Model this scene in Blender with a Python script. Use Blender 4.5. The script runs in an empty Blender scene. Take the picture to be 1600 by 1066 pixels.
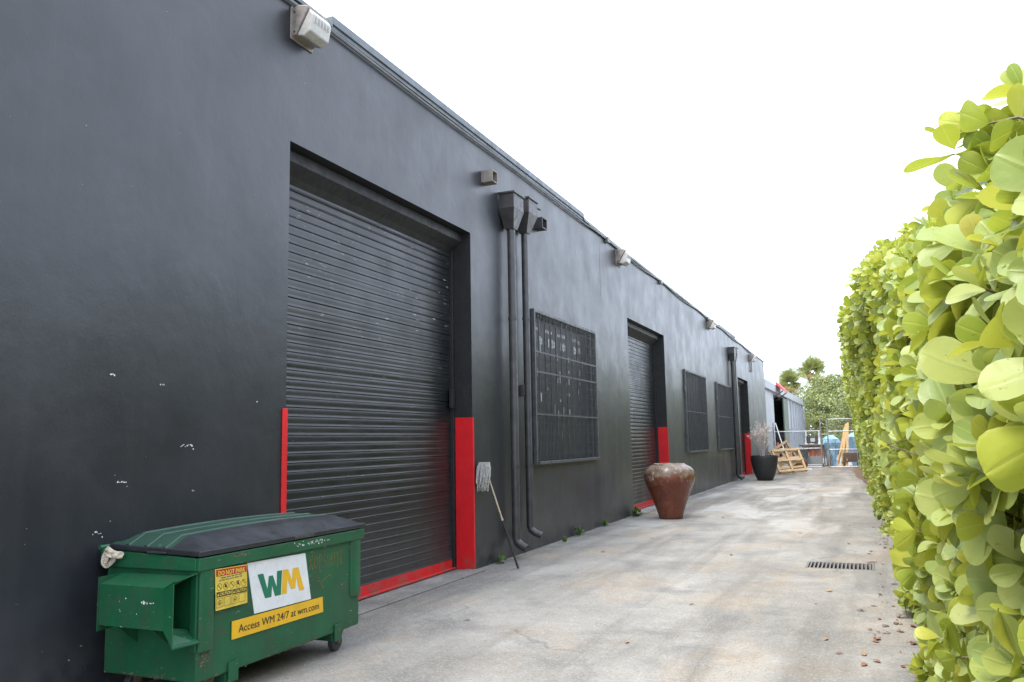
import bpy, bmesh, math, random
import numpy as np
from mathutils import Vector, Matrix, noise
random.seed(7); RNG = np.random.default_rng(11)
rad = math.radians
S = bpy.context.scene
COL = S.collection

# ------------------------------------------------------------------ camera, sky, sun, exposure
cam = bpy.data.objects.new('camera', bpy.data.cameras.new('camera'))
COL.objects.link(cam); S.camera = cam
cam.data.sensor_width = 36.0; cam.data.lens = 36.0 * 1291 / 1600
cam.data.clip_start = 0.05; cam.data.clip_end = 3000
EYE = Vector((0, 0, 1.55))
ROT = Matrix.Rotation(rad(22.935), 3, 'Z') @ Matrix.Rotation(rad(90 + 6.961), 3, 'X') @ Matrix.Rotation(rad(-1.0), 3, 'Z')
cam.location = EYE; cam.rotation_euler = ROT.to_euler()

SUN_EL, SUN_AZ = 60, 205            # azimuth clockwise from +Y: behind the camera, a little to the left
world = bpy.data.worlds.new('World'); S.world = world; world.use_nodes = True
wn = world.node_tree; wn.nodes.clear()
sky = wn.nodes.new('ShaderNodeTexSky'); sky.sky_type = 'NISHITA'; sky.sun_disc = False
sky.sun_elevation = rad(SUN_EL); sky.sun_rotation = rad(SUN_AZ)
mixw = wn.nodes.new('ShaderNodeMix'); mixw.data_type = 'RGBA'; mixw.inputs[0].default_value = 0.86
mixw.inputs[7].default_value = (6.9, 7.6, 8.9, 1)       # closed white cloud cover
bg = wn.nodes.new('ShaderNodeBackground'); bg.inputs[1].default_value = 0.15
wo = wn.nodes.new('ShaderNodeOutputWorld')
wn.links.new(sky.outputs[0], mixw.inputs[6]); wn.links.new(mixw.outputs[2], bg.inputs[0]); wn.links.new(bg.outputs[0], wo.inputs[0])

sl = bpy.data.lights.new('sun', 'SUN'); sl.energy = 2.0; sl.angle = rad(28); sl.color = (1.0, 0.95, 0.87)
sun = bpy.data.objects.new('sun', sl); COL.objects.link(sun)
sd = Vector((math.sin(rad(SUN_AZ)) * math.cos(rad(SUN_EL)), math.cos(rad(SUN_AZ)) * math.cos(rad(SUN_EL)), math.sin(rad(SUN_EL))))
sun.rotation_euler = (-sd).to_track_quat('-Z', 'Y').to_euler()
S.view_settings.view_transform = 'Standard'; S.view_settings.look = 'None'
S.view_settings.exposure = 1.25; S.view_settings.gamma = 1.0
S.view_settings.use_curve_mapping = False
S.cycles.max_bounces = 6; S.cycles.diffuse_bounces = 3; S.cycles.glossy_bounces = 3; S.cycles.transmission_bounces = 3

# ------------------------------------------------------------------ helpers
class NT:
    """small node-material builder"""
    def __init__(s, name):
        s.m = bpy.data.materials.new(name); s.m.use_nodes = True
        s.t = s.m.node_tree; s.t.nodes.clear()
        s.out = s.n('ShaderNodeOutputMaterial')
        s._pos = None
    def n(s, k, **kw):
        x = s.t.nodes.new(k)
        for a, b in kw.items(): setattr(x, a, b)
        return x
    def set(s, sock, v):
        if isinstance(v, bpy.types.NodeSocket): s.t.links.new(v, sock)
        elif isinstance(v, (int, float)):
            sock.default_value = v if sock.type == 'VALUE' else ((v, v, v, 1) if sock.type == 'RGBA' else (v, v, v))
        else:
            sock.default_value = (*v, 1) if (sock.type == 'RGBA' and len(v) == 3) else v
    def pos(s):
        if s._pos is None: s._pos = s.n('ShaderNodeNewGeometry').outputs['Position']
        return s._pos
    def obj(s): return s.n('ShaderNodeTexCoord').outputs['Object']
    def scale(s, v, sc, off=(0, 0, 0)):
        x = s.n('ShaderNodeMapping'); s.set(x.inputs[0], v); x.inputs[3].default_value = sc; x.inputs[1].default_value = off
        return x.outputs[0]
    def noise(s, sc, det=4, rough=.55, v=None, dist=0):
        x = s.n('ShaderNodeTexNoise'); s.set(x.inputs['Vector'], v or s.pos())
        x.inputs['Scale'].default_value = sc; x.inputs['Detail'].default_value = det
        x.inputs['Roughness'].default_value = rough; x.inputs['Distortion'].default_value = dist
        return x.outputs[0]
    def ramp(s, f, *stops):
        x = s.n('ShaderNodeValToRGB'); s.set(x.inputs[0], f); e = x.color_ramp.elements
        while len(e) < len(stops): e.new(0.5)
        for el, (p, c) in zip(e, stops):
            el.position = p; el.color = (c, c, c, 1) if isinstance(c, (int, float)) else (*c, 1)
        return x.outputs[0]
    def mix(s, f, a, b, mode='MIX'):
        x = s.n('ShaderNodeMix', data_type='RGBA', blend_type=mode)
        s.set(x.inputs[0], f); s.set(x.inputs[6], a); s.set(x.inputs[7], b); return x.outputs[2]
    def math(s, op, a, b=0.0, clamp=False):
        x = s.n('ShaderNodeMath', operation=op, use_clamp=clamp); s.set(x.inputs[0], a); s.set(x.inputs[1], b); return x.outputs[0]
    def sep(s, v):
        x = s.n('ShaderNodeSeparateXYZ'); s.set(x.inputs[0], v); return x.outputs
    def bump(s, h, st=.2, d=.01, normal=None):
        x = s.n('ShaderNodeBump'); x.inputs['Strength'].default_value = st; x.inputs['Distance'].default_value = d
        s.set(x.inputs['Height'], h)
        if normal is not None: s.set(x.inputs['Normal'], normal)
        return x.outputs[0]
    def pbr(s, col, rough=.6, metal=0, bump=None, spec=.5, **kw):
        p = s.n('ShaderNodeBsdfPrincipled'); s.set(p.inputs['Base Color'], col); s.set(p.inputs['Roughness'], rough)
        s.set(p.inputs['Metallic'], metal); s.set(p.inputs['Specular IOR Level'], spec)
        if bump is not None: s.set(p.inputs['Normal'], bump)
        for k, v in kw.items(): s.set(p.inputs[k], v)
        s.t.links.new(p.outputs[0], s.out.inputs[0]); s.p = p
        return s.m

def simple(name, col, rough=.6, metal=0, var=.25, sc=12, bump=.15, spec=.5):
    t = NT(name); f = t.noise(sc, 5)
    c = t.mix(t.ramp(f, (.3, 0.0), (.7, 1.0)), tuple(x * (1 - var) for x in col), tuple(min(1, x * (1 + var)) for x in col))
    return t.pbr(c, t.ramp(t.noise(sc * 2.3, 3), (.3, max(.05, rough - .12)), (.7, min(1, rough + .12))), metal,
                 t.bump(t.noise(sc * 5, 4), bump, .01), spec)

class MB:
    def __init__(s): s.v = []; s.f = []
    def add(s, vs, fs):
        o = len(s.v); s.v += [tuple(v) for v in vs]; s.f += [tuple(i + o for i in f) for f in fs]; return s
    def box(s, a, b, M=None):
        (x0, y0, z0), (x1, y1, z1) = a, b
        vs = [Vector(p) for p in ((x0,y0,z0),(x1,y0,z0),(x1,y1,z0),(x0,y1,z0),(x0,y0,z1),(x1,y0,z1),(x1,y1,z1),(x0,y1,z1))]
        if M is not None: vs = [M @ v for v in vs]
        return s.add(vs, [(0,3,2,1),(4,5,6,7),(0,1,5,4),(1,2,6,5),(2,3,7,6),(3,0,4,7)])
    def bar(s, p, q, w, d, up=(0, 0, 1)):
        p, q = Vector(p), Vector(q); a = (q - p).normalized(); up = Vector(up)
        if abs(a.dot(up)) > .98: up = Vector((1, 0, 0))
        r = a.cross(up).normalized() * w / 2; u = r.cross(a).normalized() * d / 2
        vs = [p - r - u, p + r - u, p + r + u, p - r + u, q - r - u, q + r - u, q + r + u, q - r + u]
        return s.add(vs, [(0,3,2,1),(4,5,6,7),(0,1,5,4),(1,2,6,5),(2,3,7,6),(3,0,4,7)])
    def tube(s, pts, r, n=8, cap=True):
        pts = [Vector(p) for p in pts]; k = len(pts)
        rs = r if hasattr(r, '__len__') else [r] * k
        o = len(s.v); N = None
        for i, p in enumerate(pts):
            t = (pts[min(i + 1, k - 1)] - pts[max(i - 1, 0)]).normalized()
            if N is None:
                N = t.cross(Vector((0, 0, 1)) if abs(t.z) < .9 else Vector((0, 1, 0))).normalized()
            else:
                N = (N - t * N.dot(t)).normalized()
            B = t.cross(N)
            for j in range(n):
                a = 2 * math.pi * j / n; s.v.append(tuple(p + (N * math.cos(a) + B * math.sin(a)) * rs[i]))
        for i in range(k - 1):
            for j in range(n):
                j2 = (j + 1) % n
                s.f.append((o + i*n + j, o + i*n + j2, o + (i+1)*n + j2, o + (i+1)*n + j))
        if cap:
            s.f.append(tuple(o + j for j in reversed(range(n)))); s.f.append(tuple(o + (k-1)*n + j for j in range(n)))
        return s
    def lathe(s, prof, n=32, M=None, close=False):
        o = len(s.v)
        for (r, z) in prof:
            for j in range(n):
                a = 2 * math.pi * j / n; p = Vector((r * math.cos(a), r * math.sin(a), z))
                s.v.append(tuple(M @ p if M is not None else p))
        for i in range(len(prof) - 1):
            for j in range(n):
                j2 = (j + 1) % n; s.f.append((o + i*n + j, o + i*n + j2, o + (i+1)*n + j2, o + (i+1)*n + j))
        s.f.append(tuple(o + j for j in reversed(range(n))))
        s.f.append(tuple(o + (len(prof)-1)*n + j for j in range(n)))
        return s
    def prism(s, poly, axis, a, b):
        """extrude a 2D polygon along an axis: 'y' -> poly is (x,z); 'x' -> poly is (y,z); 'z' -> (x,y)"""
        mk = {'y': lambda p, t: (p[0], t, p[1]), 'x': lambda p, t: (t, p[0], p[1]), 'z': lambda p, t: (p[0], p[1], t)}[axis]
        n = len(poly); vs = [mk(p, a) for p in poly] + [mk(p, b) for p in poly]
        fs = [tuple(range(n)), tuple(reversed(range(n, 2*n)))] + [(i, n + i, n + (i+1) % n, (i+1) % n) for i in range(n)]
        return s.add(vs, fs)
    def mesh(s, name, smooth=None, fix=True):
        me = bpy.data.meshes.new(name); me.from_pydata(s.v, [], s.f)
        if fix:
            b = bmesh.new(); b.from_mesh(me); bmesh.ops.recalc_face_normals(b, faces=b.faces); b.to_mesh(me); b.free()
        if smooth:
            me.polygons.foreach_set('use_smooth', [True] * len(me.polygons)); me.set_sharp_from_angle(angle=rad(smooth))
        me.update(); return me
    def build(s, name, mat, parent=None, smooth=None, bevel=0, fix=True):
        return obj(name, s.mesh(name, smooth, fix), mat, parent, bevel)

def obj(name, me, mat, parent=None, bevel=0):
    o = bpy.data.objects.new(name, me); COL.objects.link(o)
    if mat is not None and len(me.materials) == 0: me.materials.append(mat)
    if parent is not None:
        o.parent = parent; o.matrix_parent_inverse = parent_world(parent).inverted()
    if bevel:
        m = o.modifiers.new('bevel', 'BEVEL'); m.width = bevel; m.segments = 2; m.limit_method = 'ANGLE'; m.angle_limit = rad(40)
    return o
def parent_world(o):
    M = Matrix.LocRotScale(o.location, o.rotation_euler, o.scale)
    return parent_world(o.parent) @ o.matrix_parent_inverse @ M if o.parent else M
def tag(o, label, cat, group=None, kind=None):
    o['label'] = label; o['category'] = cat
    if group: o['group'] = group
    if kind: o['kind'] = kind
    return o
def struct(o, label=None):
    o['kind'] = 'structure'
    if label: o['label'] = label
    return o
def thing(name, loc, label, cat, group=None, rz=0):
    o = bpy.data.objects.new(name, None); COL.objects.link(o); o.location = loc; o.rotation_euler = (0, 0, rz)
    o.empty_display_size = .2
    return tag(o, label, cat, group)
def local(name, mb, mat, parent, **kw):
    """mesh given in the parent's local coordinates"""
    o = mb.build(name, mat, None, **kw); o.parent = parent; return o
def text_mesh(txt, size, bold=0.0, spacing=1.0):
    c = bpy.data.curves.new('text', 'FONT'); c.body = txt; c.size = size; c.offset = bold; c.space_character = spacing
    c.resolution_u = 3; c.align_x = 'LEFT'
    o = bpy.data.objects.new('text', c); me = bpy.data.meshes.new_from_object(o)
    bpy.data.objects.remove(o); bpy.data.curves.remove(c)
    me.materials.clear(); return me

# ------------------------------------------------------------------ materials
def m_wall():
    t = NT('charcoal_stucco_paint'); P = t.pos()
    big = t.noise(.55, 5, .6); mid = t.noise(2.2, 5, .6, dist=.6)
    streak = t.noise(1.0, 4, .6, v=t.scale(P, (6, 6, .28)))
    c = t.mix(t.ramp(big, (.32, 0), (.68, 1)), (.012, .0132, .0170), (.025, .027, .033))
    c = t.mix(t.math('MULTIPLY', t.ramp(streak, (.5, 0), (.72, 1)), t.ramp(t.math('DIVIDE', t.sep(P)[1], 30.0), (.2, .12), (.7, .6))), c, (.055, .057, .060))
    c = t.mix(t.math('MULTIPLY', t.ramp(mid, (.55, 0), (.75, 1)), .35), c, (.038, .040, .047))
    # chalked, sun-faded paint farther along the wall
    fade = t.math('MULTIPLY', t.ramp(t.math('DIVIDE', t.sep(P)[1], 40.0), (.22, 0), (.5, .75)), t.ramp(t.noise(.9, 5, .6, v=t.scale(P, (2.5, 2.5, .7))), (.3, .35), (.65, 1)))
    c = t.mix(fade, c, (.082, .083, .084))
    # dusty splash zone along the foot of the wall and pale paint flecks
    z = t.sep(P)[2]
    foot = t.math('MULTIPLY', t.math('SUBTRACT', 1.0, t.math('MULTIPLY', z, 2.2), True), t.ramp(t.noise(5, 4), (.4, 0), (.65, 1)))
    c = t.mix(t.math('MULTIPLY', foot, .5), c, (.11, .105, .095))
    fl = t.math('MULTIPLY', t.ramp(t.noise(34, 2, .5, v=t.scale(P, (1, 1, 1.8))), (.775, 0), (.79, 1)), t.ramp(t.noise(1.3, 2), (.5, 0), (.6, 1)))
    c = t.mix(fl, c, (.5, .5, .5))
    r = t.ramp(t.noise(1.7, 5, .6), (.28, .31), (.72, .46))
    h = t.math('ADD', t.math('MULTIPLY', t.noise(70, 3, .6), .45), t.math('ADD', t.math('MULTIPLY', t.noise(6, 4, .5), 1.6), t.math('MULTIPLY', t.noise(1.6, 3, .5, dist=.5), 3.2)))
    return t.pbr(c, r, 0, t.bump(h, .30, .006), .6)
def m_ground():
    t = NT('weathered_concrete'); P = t.pos(); sx = t.sep(P)
    a = t.noise(.35, 6, .62, dist=.8); b = t.noise(1.3, 6, .6, dist=.5); c3 = t.noise(5.5, 6, .65)
    c = t.mix(t.ramp(a, (.35, 0), (.66, 1)), (.245, .228, .200), (.368, .348, .314))
    c = t.mix(t.math('MULTIPLY', t.ramp(b, (.45, 0), (.66, 1)), .68), c, (.165, .157, .145))
    c = t.mix(t.math('MULTIPLY', t.ramp(t.noise(.8, 5, .6, v=t.scale(P, (1, .6, 1), (4, 9, 0))), (.50, 0), (.66, 1)), .6), c, (.36, .275, .185))
    c = t.mix(t.math('MULTIPLY', t.ramp(c3, (.5, 0), (.72, 1)), .35), c, (.42, .41, .39))
    # pale washed band with old whitish paint farther up the alley
    yb = t.math('MULTIPLY', t.ramp(t.math('DIVIDE', sx[1], 60.0), (.17, 0), (.28, 1), (.46, 1), (.52, 0)),
                t.ramp(t.noise(.75, 5, .55, v=t.scale(P, (1.0, .42, 1), (2.2, 1, 0))), (.50, 0), (.57, 1)))
    c = t.mix(t.math('MULTIPLY', yb, .5), c, (.52, .51, .49))
    # brown damp dirt band near the gate
    db = t.math('MULTIPLY', t.ramp(t.math('DIVIDE', sx[1], 60.0), (.50, 0), (.58, 1), (.74, 1), (.8, 0)), t.ramp(t.noise(.9, 5, .6, v=t.scale(P, (1, .35, 1))), (.38, 0), (.58, 1)))
    c = t.mix(t.math('MULTIPLY', db, .75), c, (.15, .115, .08))
    # drive stains drawn out along the alley, and saw-cut slab joints
    dr_ = t.ramp(t.noise(1.0, 5, .55, v=t.scale(P, (1.5, .16, 1), (0, 3, 0)), dist=.4), (.48, 0), (.66, 1))
    c = t.mix(t.math('MULTIPLY', dr_, .72), c, (.135, .126, .112))
    fj = t.math('ABSOLUTE', t.math('SUBTRACT', t.math('FRACT', t.math('DIVIDE', t.math('ADD', sx[1], 2.2), 6.1)), .5))
    jl = t.math('MAXIMUM', t.ramp(fj, (.0, 1), (.0022, 0)), t.ramp(t.math('ABSOLUTE', t.math('ADD', sx[0], 2.02)), (.0, 1), (.011, 0)))
    jl = t.math('MULTIPLY', jl, t.ramp(t.noise(1.1, 4), (.42, .0), (.66, .35)))
    c = t.mix(jl, c, (.085, .08, .074))
    # dark grime close to the wall foot
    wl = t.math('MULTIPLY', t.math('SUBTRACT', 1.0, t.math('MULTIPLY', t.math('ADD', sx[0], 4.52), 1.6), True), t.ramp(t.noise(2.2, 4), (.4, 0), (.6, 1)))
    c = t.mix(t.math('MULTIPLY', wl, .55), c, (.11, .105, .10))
    # exposed aggregate speckle and hairline cracks
    vo = t.n('ShaderNodeTexVoronoi'); t.set(vo.inputs['Vector'], P); vo.inputs['Scale'].default_value = 85
    spk = t.n('ShaderNodeSeparateColor'); t.set(spk.inputs[0], vo.outputs['Color'])
    c = t.mix(t.ramp(spk.outputs[0], (.0, .5), (.22, 0)), c, (.11, .107, .10))
    c = t.mix(t.ramp(spk.outputs[1], (.8, 0), (1.0, .3)), c, (.55, .54, .52))
    ve = t.n('ShaderNodeTexVoronoi', feature='DISTANCE_TO_EDGE'); ve.inputs['Scale'].default_value = .2
    wp = t.n('ShaderNodeVectorMath', operation='ADD'); t.set(wp.inputs[0], P)
    nz = t.n('ShaderNodeTexNoise'); t.set(nz.inputs['Vector'], P); nz.inputs['Scale'].default_value = 1.6; nz.inputs['Detail'].default_value = 6
    sc = t.n('ShaderNodeVectorMath', operation='SCALE'); t.set(sc.inputs[0], nz.outputs['Color']); sc.inputs['Scale'].default_value = 1.1
    t.set(wp.inputs[1], sc.outputs[0]); t.set(ve.inputs['Vector'], wp.outputs[0])
    cr = t.math('MULTIPLY', t.ramp(ve.outputs[0], (.0, 1), (.006, 0)), t.ramp(t.noise(.6, 2), (.5, 0), (.58, 1)))
    c = t.mix(t.math('MULTIPLY', cr, .4), c, (.08, .075, .07))
    h = t.math('ADD', t.math('MULTIPLY', t.noise(95, 3, .6), 1.0), t.math('MULTIPLY', t.noise(3, 5, .55), 2.0))
    h = t.math('SUBTRACT', h, t.math('ADD', t.math('MULTIPLY', cr, 2.0), t.math('MULTIPLY', jl, 2.5)))
    return t.pbr(c, t.ramp(b, (.3, .95), (.7, .8)), 0, t.bump(h, .55, .007), .3)
def m_slat():
    t = NT('roller_slat_paint'); P = t.pos(); s3 = t.sep(P)
    c = t.mix(t.ramp(t.noise(1.4, 4), (.35, 0), (.7, 1)), (.007, .0075, .008), (.016, .017, .018))
    hi = t.ramp(t.math('DIVIDE', s3[2], 4.3), (.40, .0), (.62, .45), (.95, 1.0))
    ch = t.noise(1.0, 5, .7, v=t.scale(P, (7, 7, 46)))
    c = t.mix(t.math('MULTIPLY', t.ramp(ch, (.655, 0), (.685, 1)), hi), c, (.50, .49, .46))
    ch2 = t.noise(1.0, 3, .6, v=t.scale(P, (22, 22, 60), (3, 1, 7)))
    c = t.mix(t.math('MULTIPLY', t.ramp(ch2, (.735, 0), (.75, 1)), .8), c, (.5, .5, .48))
    du = t.math('MULTIPLY', t.ramp(t.math('DIVIDE', s3[2], 4.3), (.02, .5), (.22, 0)), t.ramp(t.noise(3, 4), (.3, .5), (.7, 1)))
    c = t.mix(du, c, (.085, .085, .085))
    return t.pbr(c, t.ramp(t.noise(2.6, 5), (.3, .28), (.7, .46)), 0, t.bump(t.noise(1, 4, v=t.scale(P, (3, 3, 1.2))), .12, .01), .45)
def m_red():
    t = NT('red_gloss_paint'); f = t.noise(6, 5)
    c = t.mix(t.ramp(f, (.3, 0), (.7, 1)), (.60, .009, .014), (.68, .014, .020))
    c = t.mix(t.ramp(t.noise(19, 5, .7, dist=.6), (.655, 0), (.69, .85)), c, (.10, .035, .03))
    c = t.mix(t.math('MULTIPLY', t.ramp(t.noise(1, 4, .6, v=t.scale(t.pos(), (8, 8, 1.5))), (.5, 0), (.7, 1)), .35), c, (.33, .02, .02))
    c = t.mix(t.math('MULTIPLY', t.ramp(t.sep(t.pos())[2], (.0, .8), (.22, 0)), t.ramp(t.noise(9, 5), (.42, 0), (.6, 1))), c, (.20, .10, .08))
    return t.pbr(c, .42, 0, t.bump(t.noise(30, 4), .25, .006), .45)
def m_green(name='green_dumpster_paint', rust=1.0, a=(.005, .078, .030), b=(.009, .105, .042)):
    t = NT(name); P = t.pos()
    c = t.mix(t.ramp(t.noise(3.2, 5), (.3, 0), (.7, 1)), a, b)
    dirt = t.math('MULTIPLY', t.ramp(t.noise(1.0, 5, .65, v=t.scale(P, (7, 7, 2.2))), (.46, 0), (.70, 1)), .6 * rust)
    c = t.mix(dirt, c, (.035, .06, .035))
    ru = t.ramp(t.noise(11, 6, .7, dist=.5), (.625, 0), (.67, .9 * rust))
    c = t.mix(ru, c, (.10, .042, .022))
    sc = t.ramp(t.noise(1.0, 4, .7, v=t.scale(P, (12, 12, 70))), (.69, 0), (.71, .7 * rust))
    c = t.mix(sc, c, (.45, .58, .48))
    return t.pbr(c, t.ramp(t.noise(5, 4), (.3, .36), (.7, .55)), 0, t.bump(t.noise(9, 5), .3, .012), .45)
def m_leaf():
    t = NT('clusia_leaf')
    at = t.n('ShaderNodeAttribute', attribute_name='tint').outputs['Fac']
    oi = t.n('ShaderNodeObjectInfo').outputs['Random']
    v = t.math('FRACT', t.math('ADD', at, oi))
    c = t.ramp(v, (0, (.24, .33, .055)), (.35, (.375, .44, .068)), (.7, (.47, .51, .075)), (.96, (.58, .57, .10)), (1.0, (.52, .45, .11)))
    g = t.n('ShaderNodeNewGeometry').outputs['Backfacing']
    ac = t.n('ShaderNodeAttribute', attribute_name='across').outputs['Fac']
    c = t.mix(t.ramp(ac, (.0, .5), (.10, .0), (.86, .0), (.99, .45)), c, (.60, .60, .16))
    under = t.mix(.55, c, (.36, .45, .19))
    c2 = t.mix(g, c, under)
    c2 = t.mix(t.ramp(t.noise(30, 3), (.72, 0), (.8, .35)), c2, (.22, .20, .04))
    c2 = t.mix(t.ramp(t.noise(85, 2), (.70, 0), (.74, .6)), c2, (.20, .13, .04))
    bp = t.bump(t.math('ADD', t.noise(22, 3), t.math('MULTIPLY', t.ramp(ac, (0, 0), (.14, 1)), .5)), .22, .012)
    p = t.n('ShaderNodeBsdfPrincipled'); t.set(p.inputs['Base Color'], c2); p.inputs['Roughness'].default_value = .38
    p.inputs['Specular IOR Level'].default_value = .45; t.set(p.inputs['Normal'], bp)
    tr = t.n('ShaderNodeBsdfTranslucent'); t.set(tr.inputs[0], t.mix(.5, c2, (.60, .62, .05)))
    mx = t.n('ShaderNodeMixShader'); mx.inputs[0].default_value = .38
    t.t.links.new(p.outputs[0], mx.inputs[1]); t.t.links.new(tr.outputs[0], mx.inputs[2]); t.t.links.new(mx.outputs[0], t.out.inputs[0])
    return t.m
def m_foliage(name, lo, hi, trans=.25):
    t = NT(name); at = t.n('ShaderNodeAttribute', attribute_name='tint').outputs['Fac']
    c = t.mix(at, lo, hi)
    p = t.n('ShaderNodeBsdfPrincipled'); t.set(p.inputs['Base Color'], c); p.inputs['Roughness'].default_value = .5
    tr = t.n('ShaderNodeBsdfTranslucent'); t.set(tr.inputs[0], c)
    mx = t.n('ShaderNodeMixShader'); mx.inputs[0].default_value = trans
    t.t.links.new(p.outputs[0], mx.inputs[1]); t.t.links.new(tr.outputs[0], mx.inputs[2]); t.t.links.new(mx.outputs[0], t.out.inputs[0])
    return t.m
def m_urn():
    t = NT('glazed_terracotta'); P = t.obj(); z = t.sep(P)[2]
    n1 = t.noise(5, 5, .6, v=P, dist=.6)
    c = t.mix(t.ramp(n1, (.3, 0), (.7, 1)), (.105, .026, .014), (.20, .055, .026))
    tan = t.ramp(t.math('ADD', z, t.math('MULTIPLY', t.math('SUBTRACT', t.noise(4, 5, .65, v=P, dist=1.0), .5), .9)), (.72, 0), (.86, 1))
    c = t.mix(tan, c, t.mix(t.ramp(t.noise(11, 4, v=P), (.35, 0), (.65, 1)), (.12, .07, .045), (.26, .20, .145)))
    wh = t.math('MULTIPLY', t.ramp(t.noise(9, 4, .6, v=P, dist=1.2), (.60, 0), (.66, 1)), t.ramp(z, (.66, 0), (.8, 1)))
    c = t.mix(t.math('MULTIPLY', wh, .7), c, (.52, .50, .46))
    dk = t.ramp(z, (.0, .55), (.16, 0))
    c = t.mix(dk, c, (.07, .035, .025))
    return t.pbr(c, t.ramp(t.noise(7, 4, v=P), (.35, .22), (.7, .5)), 0, t.bump(t.noise(12, 5, v=P), .25, .01), .5)
def m_wood(name, a, b, sc=(2, 2, 22)):
    t = NT(name); g = t.noise(3, 5, .65, v=t.scale(t.obj(), sc), dist=.5)
    c = t.mix(t.ramp(g, (.3, 0), (.7, 1)), a, b)
    c = t.mix(t.math('MULTIPLY', t.ramp(t.noise(5, 4), (.5, 0), (.75, 1)), .4), c, tuple(x * .55 for x in a))
    return t.pbr(c, .75, 0, t.bump(g, .25, .006), .3)
def m_glass(name, col, rough=.08):
    t = NT(name)
    return t.pbr(col, t.ramp(t.noise(4, 4), (.3, rough), (.7, rough + .12)), 0, None, .6)

M = {}
M['wall'] = m_wall(); M['ground'] = m_ground(); M['slat'] = m_slat(); M['red'] = m_red(); M['green'] = m_green()
M['lidgreen'] = m_green('faded_green_lid_plastic', .5, (.010, .046, .028), (.026, .070, .046))
M['lidblack'] = simple('faded_black_lid_plastic', (.020, .022, .026), .42, 0, .4, 5, .25)
M['darkmetal'] = simple('dark_painted_metal', (.045, .043, .043), .42, 0, .3, 7, .2)
M['jambdark'] = simple('dark_jamb_paint_shaded', (.012, .0125, .013), .6, 0, .3, 6, .3)  # dark paint, deepened to carry the shade of the door's top recess
M['coping'] = simple('grey_blue_coping_metal', (.10, .115, .13), .45, 0, .25, 4, .2)
M['conduit'] = simple('painted_conduit', (.14, .14, .145), .4, 0, .3, 9, .2)
M['bronze'] = simple('weathered_lamp_housing', (.20, .175, .155), .5, 0, .3, 14, .3)
M['lens'] = simple('frosted_lamp_lens', (.40, .39, .36), .22, 0, .12, 18, .3)
M['pane'] = m_glass('dark_window_glass', (.030, .032, .034), .34)
M['mesh'] = simple('grey_security_mesh', (.075, .076, .078), .5, 0, .3, 9, .2)
M['whitemark'] = simple('matte_white', (.62, .62, .60), .7, 0, .15, 20, .1)
M['black'] = simple('black_rubber', (.018, .018, .018), .6, 0, .3, 20, .3)
M['rubber'] = simple('worn_tyre_rubber', (.045, .045, .046), .75, 0, .3, 20, .3)
M['steel'] = simple('galvanised_steel', (.42, .43, .44), .38, .7, .2, 12, .15)
M['rust'] = simple('rusty_iron', (.17, .105, .075), .85, .1, .45, 30, .5)
M['grate'] = simple('worn_grate_iron', (.20, .185, .17), .6, .3, .35, 20, .3)
M['signwhite'] = simple('white_sign_vinyl', (.70, .71, .71), .35, 0, .08, 9, .1)
M['signyellow'] = simple('yellow_sign_vinyl', (.74, .42, .012), .38, 0, .08, 9, .1)
M['decalyellow'] = simple('pale_yellow_decal', (.66, .48, .065), .42, 0, .14, 14, .1)
M['signgreen'] = simple('green_lettering', (.008, .16, .085), .4, 0, .05, 9, .05)
M['signred'] = simple('red_lettering', (.42, .025, .015), .4, 0, .15, 14, .05)
M['ink'] = simple('black_ink', (.02, .02, .02), .5, 0, .1, 9, .05)
M['graffiti'] = simple('faded_orange_marker', (.20, .12, .02), .7, 0, .4, 30, .05)
M['rag'] = simple('dirty_cream_cloth', (.50, .43, .33), .9, 0, .3, 30, .5)
M['mop'] = simple('grey_mop_cotton', (.42, .41, .38), .95, 0, .35, 40, .5)
M['handle'] = simple('tan_mop_handle', (.42, .33, .22), .4, 0, .15, 18, .1)
M['urn'] = m_urn()
M['planter'] = simple('black_planter_glaze', (.022, .023, .025), .55, 0, .3, 8, .3)
M['soil'] = simple('dry_soil', (.075, .052, .036), .95, 0, .4, 20, .6)
M['pallet'] = m_wood('pallet_pine', (.36, .25, .14), (.50, .37, .22))
M['plank'] = m_wood('orange_timber', (.46, .27, .10), (.56, .36, .16))
M['brownpot'] = simple('brown_glazed_pot', (.15, .055, .03), .4, 0, .4, 8, .25)
M['twig'] = simple('dry_pinkish_twig', (.52, .44, .40), .9, 0, .3, 30, .3)
M['bark'] = simple('grey_brown_bark', (.17, .13, .095), .95, 0, .35, 14, .7)
M['stem'] = simple('hedge_branch', (.19, .16, .085), .85, 0, .35, 25, .4)
M['core'] = simple('hedge_core_shade', (.035, .045, .014), .95, 0, .5, 9, .8)  # dark colour holds the shade of the hedge interior
M['leaf'] = m_leaf()
M['bluetarp'] = simple('blue_tarpaulin', (.26, .45, .62), .4, 0, .25, 6, .5)
M['orangepot'] = simple('orange_plastic', (.55, .17, .07), .5, 0, .2, 6, .2)
M['farwhite'] = simple('pale_grey_cladding', (.38, .40, .42), .55, 0, .1, 2, .2)
M['fargrey'] = simple('mid_grey_cladding', (.22, .24, .255), .55, 0, .12, 2, .2)
M['faropen'] = simple('bay_shade_lining', (.035, .033, .033), .8, 0, .2, 3, .2)  # shade inside the open bay is put into this dark colour
M['fardoor'] = simple('grey_green_door', (.13, .155, .12), .5, 0, .15, 3, .2)
M['farred'] = simple('red_awning_sheet', (.50, .05, .055), .5, 0, .2, 4, .2)
M['bin'] = simple('dark_grey_plastic', (.06, .065, .07), .5, 0, .2, 6, .2)
M['lightgrey'] = simple('light_grey_painted_steel', (.42, .42, .42), .5, 0, .2, 6, .2)
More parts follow.
